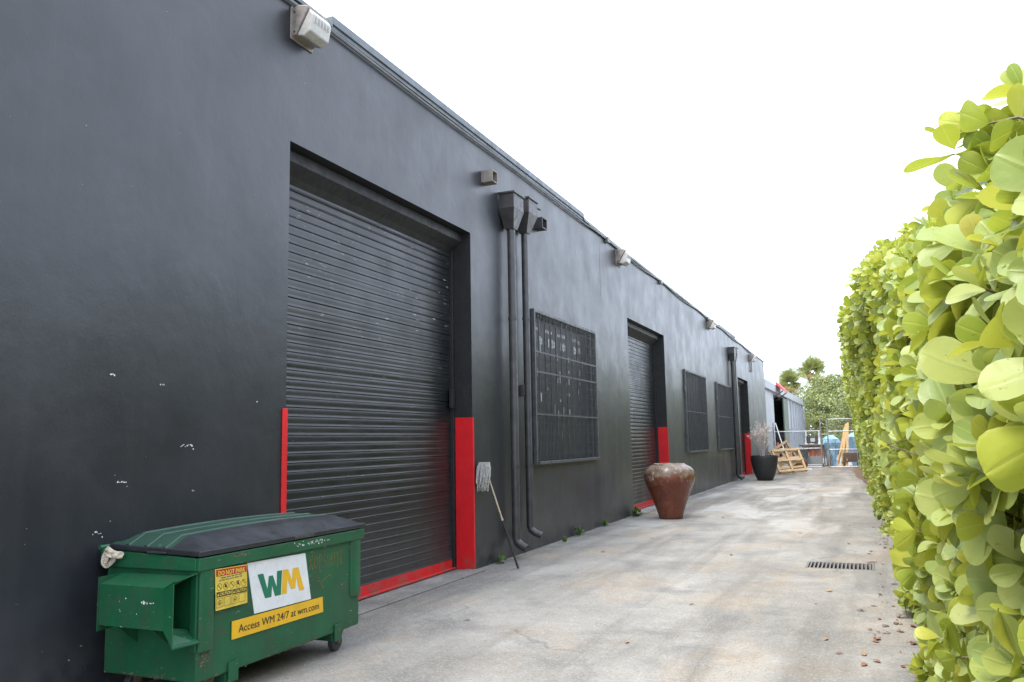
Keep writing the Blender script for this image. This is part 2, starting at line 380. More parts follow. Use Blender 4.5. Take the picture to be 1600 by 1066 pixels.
M['dryleaf'] = simple('dry_brown_leaf', (.20, .085, .045), .8, 0, .55, 9, .4)
M['dryleaf_tan'] = simple('dry_tan_leaf', (.36, .22, .11), .8, 0, .4, 9, .4)
M['mulch'] = simple('leaf_litter_soil', (.16, .105, .065), .95, 0, .5, 16, .8)
M['weed'] = simple('green_weed', (.10, .17, .035), .6, 0, .4, 20, .2)
M['treeleaf'] = m_foliage('broad_tree_leaf', (.16, .205, .06), (.44, .46, .19))  # paled so that distance haze sits in the leaf colour
M['palmleaf'] = m_foliage('palm_frond', (.22, .26, .075), (.40, .42, .16))
M['palmdry'] = m_foliage('dry_palm_frond', (.42, .29, .11), (.56, .42, .18))
M['farleaf'] = m_foliage('distant_leaf', (.16, .21, .08), (.34, .38, .17))

# ------------------------------------------------------------------ ground with a drain pit
XW = -4.522                       # face of the warehouse wall
gx0, gx1, gy0, gy1 = -.77, .0, 10.66, 11.20
mb = MB()
xs = [-900, gx0, gx1, 900]; ys = [-500, gy0, gy1, 1800]
for i in range(3):
    for j in range(3):
        if i == 1 and j == 1: continue
        mb.add([(xs[i], ys[j], 0), (xs[i+1], ys[j], 0), (xs[i+1], ys[j+1], 0), (xs[i], ys[j+1], 0)], [(0, 1, 2, 3)])
for a, b in (((gx0, gy0), (gx1, gy0)), ((gx1, gy0), (gx1, gy1)), ((gx1, gy1), (gx0, gy1)), ((gx0, gy1), (gx0, gy0))):
    mb.add([(*a, 0), (*b, 0), (*b, -.5), (*a, -.5)], [(0, 1, 2, 3)])
mb.add([(gx0, gy0, -.5), (gx1, gy0, -.5), (gx1, gy1, -.5), (gx0, gy1, -.5)], [(0, 1, 2, 3)])
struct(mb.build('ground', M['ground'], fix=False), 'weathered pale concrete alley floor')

def hx_base(y): return np.interp(y, [-4, 1, 6, 10, 18, 32, 41, 45], [.46, .44, .33, .34, .14, -.03, -.28, -.32])
def hx_top(y): return np.interp(y, [-4, 2, 5, 8, 10, 15, 30, 42, 46], [.40, .36, .34, .28, .12, -.17, -.44, -.62, -.65])
def h_ztop(y): return np.interp(y, [-4, 2, 3.5, 5, 8, 10, 15, 30, 46], [2.3, 2.24, 2.46, 2.72, 3.3, 3.78, 3.95, 4.05, 4.05])

# strip of leaf litter and soil at the hedge foot, ragged edge
mb = MB(); n = 220
for i in range(n + 1):
    y = -3 + 49.0 * i / n
    j = noise.noise(Vector((y * .9, 3.1, 0))) * .16 + noise.noise(Vector((y * 4, 1.1, 0))) * .07
    far = max(0, min(1, (y - 26) / 8))
    mb.v += [(float(hx_base(y)) + .10 + j - .42 * far, y, .004), (float(hx_base(y)) + 1.6, y, .004)]
mb.f = [(2*i, 2*i+1, 2*i+3, 2*i+2) for i in range(n)]
struct(mb.build('planting_bed', M['mulch'], fix=False), 'strip of brown soil and litter along the hedge foot')

# ------------------------------------------------------------------ warehouse
def wall_top(y): return float(np.interp(y, [-20, 14, 16.5, 28, 38.6, 43.2], [5.56, 5.56, 5.52, 5.44, 5.33, 5.33]))
W_Y0, W_Y1 = -9.0, 43.2
DEPTH = .32
DOORS = [(5.73, 9.37, 4.23), (17.0, 20.48, 4.14), (33.45, 36.5, 3.95)]
WINS = [(11.43, 14.54, 1.21, 3.54), (22.75, 26.0, 1.17, 3.46), (28.0, 31.35, 1.15, 3.43)]
wh = thing('warehouse', (XW, 17, 0), 'long charcoal painted warehouse with three roll-up doors and red door edges', 'building')

ys = sorted({W_Y0, W_Y1, *[v for d in DOORS for v in d[:2]], *[v for w in WINS for v in (w[0] + .06, w[1] - .06)], 0, 2.5, 14.0, 16.5, 40, 38.6})
zs = sorted({0, 1.0, *[d[2] for d in DOORS], *[v for w in WINS for v in (w[2] + .06, w[3] - .06)], 5.2})
def opening(yc, zc):
    for d in DOORS:
        if d[0] < yc < d[1] and zc < d[2]: return True
    for w in WINS:
        if w[0] < yc < w[1] and w[2] < zc < w[3]: return True
    return False
mb = MB(); idx = {}
def V_(y, z, top=False):
    k = (round(y, 4), 'top' if top else round(z, 4))
    if k not in idx:
        idx[k] = len(mb.v); mb.v.append((XW, y, wall_top(y) if top else z))
    return idx[k]
zz = zs + [None]
for i in range(len(ys) - 1):
    for j in range(len(zs)):
        zc = (zs[j] + (zs[j+1] if j + 1 < len(zs) else 5.4)) / 2
        if opening((ys[i] + ys[i+1]) / 2, zc): continue
        tp = j + 1 == len(zs)
        mb.f.append((V_(ys[i], zs[j]), V_(ys[i+1], zs[j]), V_(ys[i+1], zs[j+1] if not tp else 0, tp), V_(ys[i], zs[j+1] if not tp else 0, tp)))
for d in DOORS:        # reveals
    x0, x1 = XW, XW - DEPTH
    mb.add([(x0, d[0], 0), (x1, d[0], 0), (x1, d[0], d[2]), (x0, d[0], d[2])], [(0, 1, 2, 3)])
    mb.add([(x0, d[1], 0), (x0, d[1], d[2]), (x1, d[1], d[2]), (x1, d[1], 0)], [(0, 1, 2, 3)])
    mb.add([(x0, d[0], d[2]), (x1, d[0], d[2]), (x1, d[1], d[2]), (x0, d[1], d[2])], [(0, 1, 2, 3)])
    mb.add([(x1-.08, d[0]-.3, 0), (x1-.08, d[1]+.3, 0), (x1-.08, d[1]+.3, d[2]+.3), (x1-.08, d[0]-.3, d[2]+.3)], [(0, 1, 2, 3)])
for w in WINS:
    y0, y1, z0, z1 = w[0] + .06, w[1] - .06, w[2] + .06, w[3] - .06; x0, x1 = XW, XW - .14
    mb.add([(x0,y0,z0),(x0,y1,z0),(x0,y1,z1),(x0,y0,z1),(x1,y0,z0),(x1,y1,z0),(x1,y1,z1),(x1,y0,z1)], [(0,4,5,1),(1,5,6,2),(2,6,7,3),(3,7,4,0)])
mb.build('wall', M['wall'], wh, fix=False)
# far end wall, roof deck and back of the building (closed volume)
mb = MB()
mb.box((XW - 24, W_Y1 - .3, 0), (XW - .003, W_Y1, 5.325))
mb.box((XW - 24, W_Y0, 0), (XW - .003, W_Y0 + .3, 5.5))
mb.box((XW - 24, W_Y0 + .3, 0), (XW - 23.7, W_Y1 - .3, 5.3))
mb.build('side_wall', M['wall'], wh)
MB().box((XW - 23.7, W_Y0 + .3, 4.9), (XW - .42, W_Y1 - .3, 5.1)).build('roof', M['coping'], wh)
mb = MB()
for a, b in zip([W_Y0, 14, 16.5, 28, 38.6], [14, 16.5, 28, 38.6, W_Y1]):
    mb.add([(XW - .003, a, wall_top(a)), (XW - .003, b, wall_top(b)), (XW - .3, b, wall_top(b)), (XW - .3, a, wall_top(a)),
            (XW - .3, b, 4.95), (XW - .3, a, 4.95)], [(0, 1, 2, 3), (3, 2, 4, 5)])
mb.build('parapet_top', M['coping'], wh, fix=False)
# raised coping strip over the near bays, thin flashing elsewhere
mb = MB()
mb.box((XW - .32, 6.30, 5.59), (XW + .035, 14.1, 5.675)); mb.box((XW + .001, 6.30, 5.545), (XW + .015, 14.1, 5.60))
mb.build('coping', M['coping'], wh, bevel=.006)
mb = MB()
seg = [14.1, 16.5, 20, 24, 28, 33, 38.6, W_Y1]
for a, b in zip(seg[:-1], seg[1:]):
    mb.bar((XW + .01, a, wall_top(a) + .012), (XW + .01, b - .004, wall_top(b) + .012), .05, .05)
mb.build('flashing', M['coping'], wh)
MB().bar((XW + .01, W_Y0, 5.575), (XW + .01, 6.297, 5.575), .05, .04).build('flashing', M['coping'], wh)
MB().box((XW - .3, 29.3, 5.44), (XW + .04, 33.2, 5.52)).build('coping', M['coping'], wh, bevel=.006)
# conduit that runs just under the roof edge from lamp to lamp
pts = []
for y in np.arange(5.4, 38.7, .55):
    sag = .03 * math.sin(y * 1.3) * (1 if y > 17 else .25)
    pts.append((XW + .03, y, wall_top(y) - (.06 if y < 14.2 else .035) + sag))
MB().tube(pts, .016, 6).build('conduit', M['conduit'], wh, smooth=40)
for (yy) in (15.55, 20.2, 26.9):
    MB().box((XW + .002, yy - .07, wall_top(yy) - .09), (XW + .075, yy + .07, wall_top(yy) + .02)).build('junction_box', M['conduit'], wh, bevel=.008)
for ys_, kx in ((37.4, 0), (38.0, 0)):
    MB().tube([(XW + .03, ys_, 4.9), (XW + .03, ys_, 4.45)], .018, 6).build('conduit', M['conduit'], wh, smooth=40)
MB().tube([(XW + .03, 37.38, 4.46), (XW + .03, 38.02, 4.46)], .018, 6).build('conduit', M['conduit'], wh, smooth=40)

# roller doors
SL = .0845
def slat_mesh(y0, y1):
    prof = [(0, 0), (.0075, .001), (.0082, .0035), (.0065, .0075), (.0042, .0095), (.0047, .030), (.0048, .052), (.0042, .074), (.0, SL - .001)]
    b = MB(); n = len(prof)
    ysl = list(np.linspace(y0, y1, 5))
    for y in ysl: b.v += [(px, y, pz) for px, pz in prof]
    for i in range(len(ysl) - 1):
        for j in range(n - 1): b.f.append((i*n + j, (i+1)*n + j, (i+1)*n + j + 1, i*n + j + 1))
    return b.mesh('slat', 60, fix=False)
for di, (y0, y1, zt) in enumerate(DOORS):
    xd = XW - DEPTH + .035
    door = bpy.data.objects.new('roller_door', None); COL.objects.link(door); door.parent = wh
    door.location = (xd - XW, (y0 + y1) / 2 - 17, 0)
    hw = (y1 - y0) / 2
    me = slat_mesh(-hw + .05, hw - .05); me.materials.append(M['slat'])
    z = .125; k = 0
    while z < zt - .10:
        s = bpy.data.objects.new('slat', me); COL.objects.link(s); s.parent = door
        s.location = (random.uniform(-.0015, .0015), 0, z); s.rotation_euler = (0, random.gauss(0, .016), 0); z += SL
    b = MB().box((-.03, -hw + .05, .012), (.012, hw - .05, .122)); b.box((.0125, -hw + .05, .012), (.065, hw - .05, .030))
    local('bottom_bar', b, M['red'], door, bevel=.004)
    b = MB().box((-.05, -hw + .09, .0), (.02, hw - .09, .0115)); local('bottom_seal', b, M['black'], door)
    for s in (-1, 1):
        b = MB().box((-.03, s * (hw - .002) - (.05 if s > 0 else 0), 0), (.045, s * (hw - .002) + (.05 if s < 0 else 0), zt - .02))
        local('guide_rail', b, M['jambdark'], door, bevel=.004)
    b = MB().prism([(-.03, zt - .30), (.055, zt - .20), (.16, zt - .11), (.16, zt - .004), (-.03, zt - .004)], 'y', -hw + .004, hw - .004)
    local('hood', b, M['jambdark'], door, bevel=.006)
    if di == 0:
        b = MB().box((.03, hw - .14, 1.98), (.075, hw - .055, 2.22)); local('latch_box', b, M['jambdark'], door, bevel=.006)
        b = MB().box((.0655, -.62, .06), (.078, -.46, .085)); local('lift_handle', b, M['whitemark'], door, bevel=.003)
    # corner guards: red steel below, dark paint above
    rz = (1.865, 1.85, 1.745)[di]
    for s, yy in ((1, y1), (-1, y0)):
        b = MB()
        ya, yb = (yy - .012, yy - .002) if s > 0 else (yy + .002, yy + .012)
        b.box((XW - DEPTH + .085, ya, .004), (XW + (.012 if s > 0 or di == 0 else -.01), yb, rz))
        ya, yb = (yy - .002, yy + .02) if s > 0 else (yy - .055, yy + .002)
        if s > 0 or di == 0: b.box((XW + .002, ya, .004), (XW + .0121, yb, rz))
        b.build('corner_guard', M['red'], wh, bevel=.003)
    b = MB().box((XW - DEPTH + .085, y1 - .009, rz + .002), (XW + .002, y1 - .002, zt - .002)); b.build('jamb_liner', M['jambdark'], wh)
    MB().box((XW - .10, y0 - .1, .004), (XW + .16, y1 + .02, .010)).build('door_sill', M['ground'], wh)

# windows behind security screens
for wi, (y0, y1, z0, z1) in enumerate(WINS):
    win = bpy.data.objects.new('window', None); COL.objects.link(win); win.parent = wh
    win.location = (0, (y0 + y1) / 2 - 17, (z0 + z1) / 2); hw, hh = (y1 - y0) / 2, (z1 - z0) / 2
    xo = .055
    b = MB().box((-.125, -hw + .05, -hh + .05), (-.115, hw - .05, hh - .05)); local('pane', b, M['pane'], win)
    for a, c in (((.002, -hw, -hh), (xo, -hw + .05, hh)), ((.002, hw - .05, -hh), (xo, hw, hh)), ((.002, -hw + .0505, hh - .05), (xo, hw - .0505, hh)), ((.002, -hw + .0505, -hh), (xo + .03, hw - .0505, -hh + .045))):
        local('frame', MB().box(a, c), M['mesh'], win, bevel=.004)
    for zc in ((-.42, .22, .52) if wi == 0 else (0,)):
        local('rail', MB().box((xo - .028, -hw + .051, zc - .012), (xo - .004, hw - .051, zc + .012)), M['mesh'], win)
    nb = 12 if wi == 0 else 8
    for k in range(1, nb):
        yc = -hw + 2 * hw * k / nb
        local('bar', MB().box((xo - .050, yc - .008, -hh + .046), (xo - .030, yc + .008, hh - .051)), M['mesh'], win)
    b = MB(); lim, limz = hw - .05, hh - .05
    for yq in np.arange(-lim + .04, lim, .062): b.box((xo - .010, yq - .0035, -limz), (xo - .004, yq + .0035, limz))
    for zq in np.arange(-limz + .1, limz, .155): b.box((xo - .016, -lim, zq - .003), (xo - .0105, lim, zq + .003))
    o = local('screen_mesh', b, M['mesh'], win); o['kind'] = 'stuff'
    if wi == 0:   # pale marks that draw in poster reflections behind the screen
        rr = random.Random(4)
        b = MB()
        def mk(y, z, w, h): b.box((-.112, y, z), (-.108, y + w, z + h))
        for gx in (-1.30, -.72, -.1, .58):
            for k in range(6): mk(gx + k * .065, .90 + rr.uniform(-.008, .008), .045, .055)
        mk(1.0, .88, .07, .06); mk(1.02, .72, .06, .10)
        for gx in (-.95, -.55, -.38, .02, .16, .72):
            mk(gx, .68, .07, .14); mk(gx + .09, .70, .05, .10)
        for cidx in range(18):
            y = -1.35 + cidx * .15 + rr.uniform(-.03, .03)
            for zc in (.55, .36, .18, .0, -.18, -.36):
                if rr.random() < (.55 if zc > -.1 else .22): mk(y, zc - rr.uniform(0, .08), rr.uniform(.014, .035), rr.uniform(.04, .16))
        mk(-1.3, -.30, .05, .10); mk(.05, -.78, .025, .12); mk(1.15, -.52, .05, .05)
        local('reflection_marks', b, M['whitemark'], win)['kind'] = 'stuff'
    else:
        for k in (-1, 1):
            local('hinge', MB().box((.003, -hw - .07, k * .6 - .07), (.05, -hw - .002, k * .6 + .07)), M['mesh'], win, bevel=.004)

# downpipes with conductor heads
def downpipe(y, ztop, r, head, zb, out, kick, w=.36):
    p = bpy.data.objects.new('downpipe', None); COL.objects.link(p); p.parent = wh; p.location = (0, y - 17, 0)
    xc = out
    local('pipe', MB().tube([(xc, 0, ztop), (xc, 0, zb + .10), (xc + .02, .0, zb + .05), (xc + .07, kick * .3, zb + .01), (xc + .16, kick, zb - .03)], r, 14), M['darkmetal'], p, smooth=50)
    for zc in (ztop - 1.3, 1.2):
        if zb < zc < ztop - .3:
            local('strap', MB().tube([(xc, 0, zc), (xc, 0, zc + .035)], r + .007, 14), M['darkmetal'], p, smooth=50)
    if head:
        hp, hb, hf = .24, .21, .25
        z2 = ztop + hf + hb
        b = MB(); a = r + .012
        b.add([(.003, -w/2, ztop + hf), (hp, -w/2, ztop + hf), (hp, w/2, ztop + hf), (.003, w/2, ztop + hf), (xc - a, -a, ztop - .02), (xc + a, -a, ztop - .02), (xc + a, a, ztop - .02), (xc - a, a, ztop - .02)],
              [(0, 1, 5, 4), (1, 2, 6, 5), (2, 3, 7, 6), (3, 0, 4, 7), (4, 5, 6, 7)])
        h = local('conductor_head', b, M['darkmetal'], p)
        t_ = .012
        bb = MB().box((.003, -w/2, ztop + hf + .001), (hp, -w/2 + t_, z2)); bb.box((.003, w/2 - t_, ztop + hf + .001), (hp, w/2, z2))
        bb.box((hp - t_, -w/2 + t_, ztop + hf + .001), (hp - .0005, w/2 - t_, z2)); 
        local('head_box', bb, M['darkmetal'], h, bevel=.003)
        rim = MB().box((.003, -w/2 - .02, z2), (hp + .02, -w/2 + .008, z2 + .022)); rim.box((.003, w/2 - .008, z2), (hp + .02, w/2 + .02, z2 + .022)); rim.box((hp - .01, -w/2 + .008, z2), (hp + .02, w/2 - .008, z2 + .022))
        local('rim', rim, M['darkmetal'], h)
    return p
downpipe(10.45, 4.53, .056, True, .16, .115, -.02)
downpipe(11.0, 4.60, .050, True, .27, .095, .03, .34)
downpipe(31.4, 4.42, .075, True, .12, .13, .0, .42)
downpipe(32.0, 4.46, .06, True, .12, .11, .0, .36)
def scupper(y, z, w, h, proj):
    b = MB(); t_ = .012
    b.box((XW + .002, y - w/2, z - h/2), (XW + proj, y - w/2 + t_, z + h/2)); b.box((XW + .002, y + w/2 - t_, z - h/2), (XW + proj, y + w/2, z + h/2))
    b.box((XW + .002, y - w/2 + t_, z - h/2), (XW + proj, y + w/2 - t_, z - h/2 + t_)); b.box((XW + .002, y - w/2 + t_, z + h/2 - t_), (XW + proj, y + w/2 - t_, z + h/2))
    b.box((XW + .002, y - w/2 + t_, z - h/2 + t_), (XW + .02, y + w/2 - t_, z + h/2 - t_))
    b.build('scupper', M['bronze'] if y < 10.5 else M['darkmetal'], wh)
scupper(9.80, 5.08, .17, .16, .17); scupper(11.72, 4.90, .20, .17, .15)
MB().tube([(XW + .09, 11.22, 5.10), (XW + .09, 11.68, 5.12)], .018, 6).build('rail', M['darkmetal'], wh)
MB().box((XW + .002, 10.94, 2.20), (XW + .07, 11.03, 2.36)).build('outlet_box', M['darkmetal'], wh, bevel=.008)
for (a, c) in (((15.1, 5.3), (15.1, 4.3)),):      # hairline render joints filled with paint
    MB().box((XW + .0005, a[0] - .003, c[1]), (XW + .002, a[0] + .003, a[1])).build('render_joint', M['wall'], wh)
# scuffed paint marks on the near wall
rr = random.Random(2)
def scuff(y, z, L, n_):
    b = MB()
    for k in range(n_):
        yy = y + L * k / n_ + rr.uniform(-.004, .004); w = L / n_ * rr.uniform(.5, 1.15); h = rr.uniform(.004, .012); z_ = z + rr.uniform(-.006, .006) - (.03 if k > n_ * .8 else 0)
        b.add([(XW + .003, yy, z_), (XW + .003, yy + w, z_ + rr.uniform(-.004, .004)), (XW + .003, yy + w * .9, z_ + h), (XW + .003, yy + w * .1, z_ + h * rr.uniform(.4, 1))], [(0, 1, 2, 3)])
    b.build('paint_scuff', M['whitemark'], wh, fix=False)
scuff(4.55, 1.56, .14, 9); scuff(4.02, 1.33, .09, 7); scuff(3.93, 2.03, .05, 3); scuff(4.68, 1.24, .02, 2); scuff(5.35, 1.90, .015, 1); scuff(4.35, 1.99, .04, 3); scuff(3.85, 1.02, .08, 6)

# ------------------------------------------------------------------ wall lamps
def wall_light(y, z, s, label):
    t = thing('wall_light', (XW + .002, y, z), label, 'wall light', 'lamps along the roof edge')
    w = .17 * s
    def sc(p): return [(a * s, b * s) for a, b in p]
    local('housing', MB().prism(sc([(0, -.13), (0, .17), (.10, .19), (.21, .165), (.215, .135), (.06, -.12)]), 'y', -w, w), M['bronze'], t, bevel=.012 * s)
    L = local('lens', MB().prism(sc([(.066, -.125), (.222, .130), (.27, .06), (.235, -.11), (.15, -.155)]), 'y', -w * .93, w * .93), M['lens'], t, bevel=.014 * s)
    b = MB()
    for k in range(-2, 3): b.box((.262 * s, k * w * .3 - .003, -.02 * s), (.272 * s, k * w * .3 + .003, .055 * s))
    local('lens_rib', b, M['lens'], L)
    local('back_plate', MB().box((-.001, -w * 1.08, -.16 * s), (.012, w * 1.08, .19 * s)), M['bronze'], t, bevel=.003)
    for zz_ in (.12, -.09):
        local('screw', MB().tube([(.05 * s, -w - .001, zz_ * s), (.05 * s, -w - .012, zz_ * s)], .010 * s, 8), M['darkmetal'], t)
    return t
wall_light(5.86, 5.31, .88, 'large boxy wall light with frosted lens above the nearest roll-up door')
wall_light(16.4, 5.29, .95, 'wall light under the roof edge just left of the second roll-up door')
wall_light(27.1, 5.22, .95, 'wall light under the roof edge above the gap between the two far windows')
wall_light(37.6, 5.02, 1.0, 'farthest wall light with a square loop of conduit hanging below')

# ------------------------------------------------------------------ dumpster
DX0, DX1, DY0, DY1 = -4.475, -3.72, 3.93, 5.64
dp = thing('dumpster', ((DX0 + DX1) / 2, (DY0 + DY1) / 2, 0), 'green steel dumpster on casters with a sloped plastic lid and white WM sign', 'dumpster')
b = MB()
b.add([(DX0, DY0, .165), (DX1, DY0, .165), (DX1, DY1, .165), (DX0, DY1, .165), (DX0, DY0, .88), (DX1, DY0, .86), (DX1, DY1, .86), (DX0, DY1, .88)],
      [(0, 3, 2, 1), (0, 1, 5, 4), (1, 2, 6, 5), (2, 3, 7, 6), (3, 0, 4, 7), (4, 5, 6, 7)])
body = b.build('body', M['green'], dp, bevel=.012)
# rim channel round the top
def rim(a, c, nm='rim'): MB().box(a, c).build(nm, M['green'], dp, bevel=.006)
rim((DX1 + .001, DY0 - .028, .815), (DX1 + .028, DY1 + .028, .893))
for ya_, yb_ in ((DY0 - .0279, DY0 - .001), (DY1 + .001, DY1 + .0279)): MB().prism([(DX0, .815), (DX1, .815), (DX1, .893), (DX0, .922)], 'y', ya_, yb_).build('rim', M['green'], dp, bevel=.006)
rim((DX0 - .028, DY0 - .0279, .815), (DX0 - .001, DY1 + .0279, .92))
# rounded corner posts on the front
def post(y0, y1, z0, ny):
    pr = [(DX1 + .001, y0), (DX1 + .016, y0 + .006), (DX1 + .022, y0 + .02), (DX1 + .022, y1 - .012), (DX1 + .014, y1), (DX1 + .001, y1)]
    MB().prism(pr, 'z', z0, .814).build('corner_post', M['green'], dp, smooth=50)
post(DY0 + .002, DY0 + .115, .345, 0); post(DY1 - .125, DY1 - .006, .395, 0)
MB().box((DX1 - .05, DY0 - .018, .345), (DX1 - .001, DY0 - .001, .817)).build('corner_post', M['green'], dp, bevel=.005)
# fork pockets on both ends
def pocket(yb, s):
    Y = lambda d: yb - s * d
    pk = MB()
    xa, xb = -4.30, -3.79
    pts = [(0.0, .79), (.20, .745), (.20, .505), (0.0, .46)]
    tk = .012
    inn = [(0.0, .775), (.187, .733), (.187, .518), (0.0, .475)]
    for P_, flip in ((pts, 0),):
        for i in range(3):
            (d0, z0), (d1, z1) = pts[i], pts[i+1]; (e0, w0), (e1, w1) = inn[i], inn[i+1]
            pk.add([(xa, Y(d0), z0), (xb, Y(d0), z0), (xb, Y(d1), z1), (xa, Y(d1), z1), (xa, Y(e0), w0), (xb, Y(e0), w0), (xb, Y(e1), w1), (xa, Y(e1), w1)],
                   [(0, 1, 2, 3), (4, 7, 6, 5), (0, 4, 5, 1), (1, 5, 6, 2), (2, 6, 7, 3), (3, 7, 4, 0)])
    o = pk.build('fork_pocket', M['green'], dp)
    # flared guide at the mouth
    fl = MB()
    x2 = xb + .085
    A = [(xb, Y(.20), .745), (xb, Y(.20), .505), (x2, Y(.215), .41), (x2, Y(.215), .785)]
    fl.add([*A, *[(x, y + s * .008, z) for x, y, z in A]], [(0, 1, 2, 3), (7, 6, 5, 4), (0, 4, 5, 1), (1, 5, 6, 2), (2, 6, 7, 3), (3, 7, 4, 0)])
    B = [(xb, Y(.20), .505), (xb, Y(.0), .46), (x2 + .005, Y(.0), .40), (x2, Y(.215), .41)]
    fl.add([*B, *[(x, y, z + .008) for x, y, z in B]], [(0, 1, 2, 3), (7, 6, 5, 4), (0, 4, 5, 1), (1, 5, 6, 2), (2, 6, 7, 3), (3, 7, 4, 0)])
    Cq = [(xb, Y(.20), .745), (xb, Y(.0), .79), (x2, Y(.0), .815), (x2, Y(.215), .785)]
    fl.add([*Cq, *[(x, y, z - .008) for x, y, z in Cq]], [(0, 1, 2, 3), (7, 6, 5, 4), (0, 4, 5, 1), (1, 5, 6, 2), (2, 6, 7, 3), (3, 7, 4, 0)])
    fl.build('pocket_mouth', M['green'], o)
    MB().box((xa - .01, min(Y(0), Y(.205)), .47), (xa - .0005, max(Y(0), Y(.205)), .785)).build('pocket_back', M['green'], o)
    for gx in (-4.20, -3.93):
        MB().prism([(Y(.0), .47), (Y(.15), .49), (Y(.0), .37)], 'x', gx - .006, gx + .006).build('gusset', M['green'], o)
pocket(DY0, 1)
# lid: dark rim, hipped top with moulded ribs
LX0, LX1, LY0, LY1 = DX0 + .05, DX1 + .035, DY0 - .035, DY1 + .035
def lz(x): return .900 + (.922 - .900) * (LX1 - x) / (LX1 - LX0)
b = MB()
q = [(LX0, LY0), (LX1, LY0), (LX1, LY1), (LX0, LY1)]
b.add([(x, y, lz(x)) for x, y in q] + [(x, y, lz(x) + .036) for x, y in q], [(0, 3, 2, 1), (0, 1, 5, 4), (1, 2, 6, 5), (2, 3, 7, 6), (3, 0, 4, 7), (4, 5, 6, 7)])
lid = b.build('lid', M['lidblack'], dp, bevel=.008)
xs_ = [LX0 + .015, LX0 + .09, -4.27, -4.10, -3.90, LX1 - .012]     # hip profile from back to front
b = MB(); bl = MB()
def top_z(x, y):
    fx = min(1, max(0, (LX1 - .012 - x) / .17)); fb = min(1, max(0, (x - LX0 - .015) / .09))
    fy = min(1, max(0, (y - LY0 - .012) / .13)); fy2 = min(1, max(0, (LY1 - .012 - y) / .13))
    f_ = min(fx, fb, fy, fy2)
    yc = (y - LY0) / (LY1 - LY0)
    return lz(x) + .034 + .058 * f_ + .020 * math.sin(math.pi * min(1, max(0, yc))) * min(1, f_ * 1.2)
yy_ = [LY0 + .012, LY0 + .075, LY0 + .142] + list(np.linspace(LY0 + .25, LY1 - .25, 9)) + [LY1 - .142, LY1 - .075, LY1 - .012]
def lid_panel(xa, xb, nx, mat, name):
    m_ = MB(); xq = np.linspace(xa, xb, nx)
    for x in xq:
        for y in yy_: m_.v.append((float(x), float(y), top_z(x, y)))
    ny = len(yy_)
    for i in range(nx - 1):
        for j in range(ny - 1): m_.f.append((i*ny + j, (i+1)*ny + j, (i+1)*ny + j + 1, i*ny + j + 1))
    return m_.build(name, mat, lid, smooth=12, fix=False)
lid_panel(LX0 + .015, -3.93, 8, M['lidgreen'], 'lid_panel')
lid_panel(-3.93, LX1 - .012, 6, M['lidblack'], 'front_slope')
for xr in (-4.28, -4.13, -3.98):
    m_ = MB(); w = .016
    for y in yy_:
        for dx, dz in ((-w, -.002), (-w * .55, .006), (w * .55, .006), (w, -.002)): m_.v.append((xr + dx, float(y), top_z(xr + dx, y) + dz * (1 if y > LY0 + .02 else 1.2)))
    for i in range(len(yy_) - 1):
        for j in range(3): m_.f.append((4*i + j, 4*i + j + 1, 4*(i+1) + j + 1, 4*(i+1) + j))
    m_.build('rib', M['lidgreen'], lid, smooth=30)
MB().box((-4.10, LY0 - .006, .912), (-3.95, LY0 - .0005, .925)).build('grip', M['darkmetal'], lid, bevel=.003)
MB().box((LX1 + .0005, 4.78, .905), (LX1 + .006, 5.0, .925)).build('grip', M['darkmetal'], lid, bevel=.003)
MB().tube([(LX0 - .022, LY0 - .05, .940), (LX0 - .022, LY1 + .05, .940)], .014, 8).build('hinge_rod', M['green'], dp, smooth=50)
for yh in (DY0 + .06, DY0 + .75, DY1 - .06):
    MB().box((LX0 - .045, yh - .03, .915), (LX0 + .03, yh + .03, .958)).build('hinge', M['green'], dp, bevel=.006)
# skid channels and casters
for ya, yb in ((4.19, 4.275), (5.305, 5.39)):
    MB().box((DX0 + .04, ya, .105), (DX1 - .012, yb, .164)).build('skid', M['green'], dp, bevel=.004)
    MB().box((DX1 + .0005, ya, .105), (DX1 + .014, yb, .225)).build('skid_tab', M['green'], dp, bevel=.003)
for (cx, cy) in ((DX1 - .09, DY1 - .17), (DX1 - .09, DY0 + .17), (DX0 + .10, DY1 - .17), (DX0 + .10, DY0 + .17)):
    o = MB().box((cx - .05, cy - .05, .152), (cx + .05, cy + .05, .1645)).build('caster', M['rust'], dp, bevel=.003)
    Mt = Matrix.Translation((cx, cy - .02, .07)) @ Matrix.Rotation(rad(90), 4, 'Y') @ Matrix.Rotation(0, 4, 'X')
    MB().lathe([(.030, -.022), (.062, -.022), (.07, -.014), (.07, .014), (.062, .022), (.030, .022)], 20, Mt).build('wheel', M['rubber'], o, smooth=40)
    for s in (-1, 1):
        MB().add([(cx + s*.026, cy - .045, .15), (cx + s*.026, cy + .045, .15), (cx + s*.026, cy + .0, .06), (cx + s*.026, cy - .04, .06),
                  (cx + s*.032, cy - .045, .15), (cx + s*.032, cy + .045, .15), (cx + s*.032, cy + .0, .06), (cx + s*.032, cy - .04, .06)],
                 [(0,1,2,3),(7,6,5,4),(0,4,5,1),(1,5,6,2),(2,6,7,3),(3,7,4,0)]).build('fork', M['rust'], o)
    MB().tube([(cx - .04, cy - .02, .07), (cx + .04, cy - .02, .07)], .010, 8).build('axle', M['rust'], o)
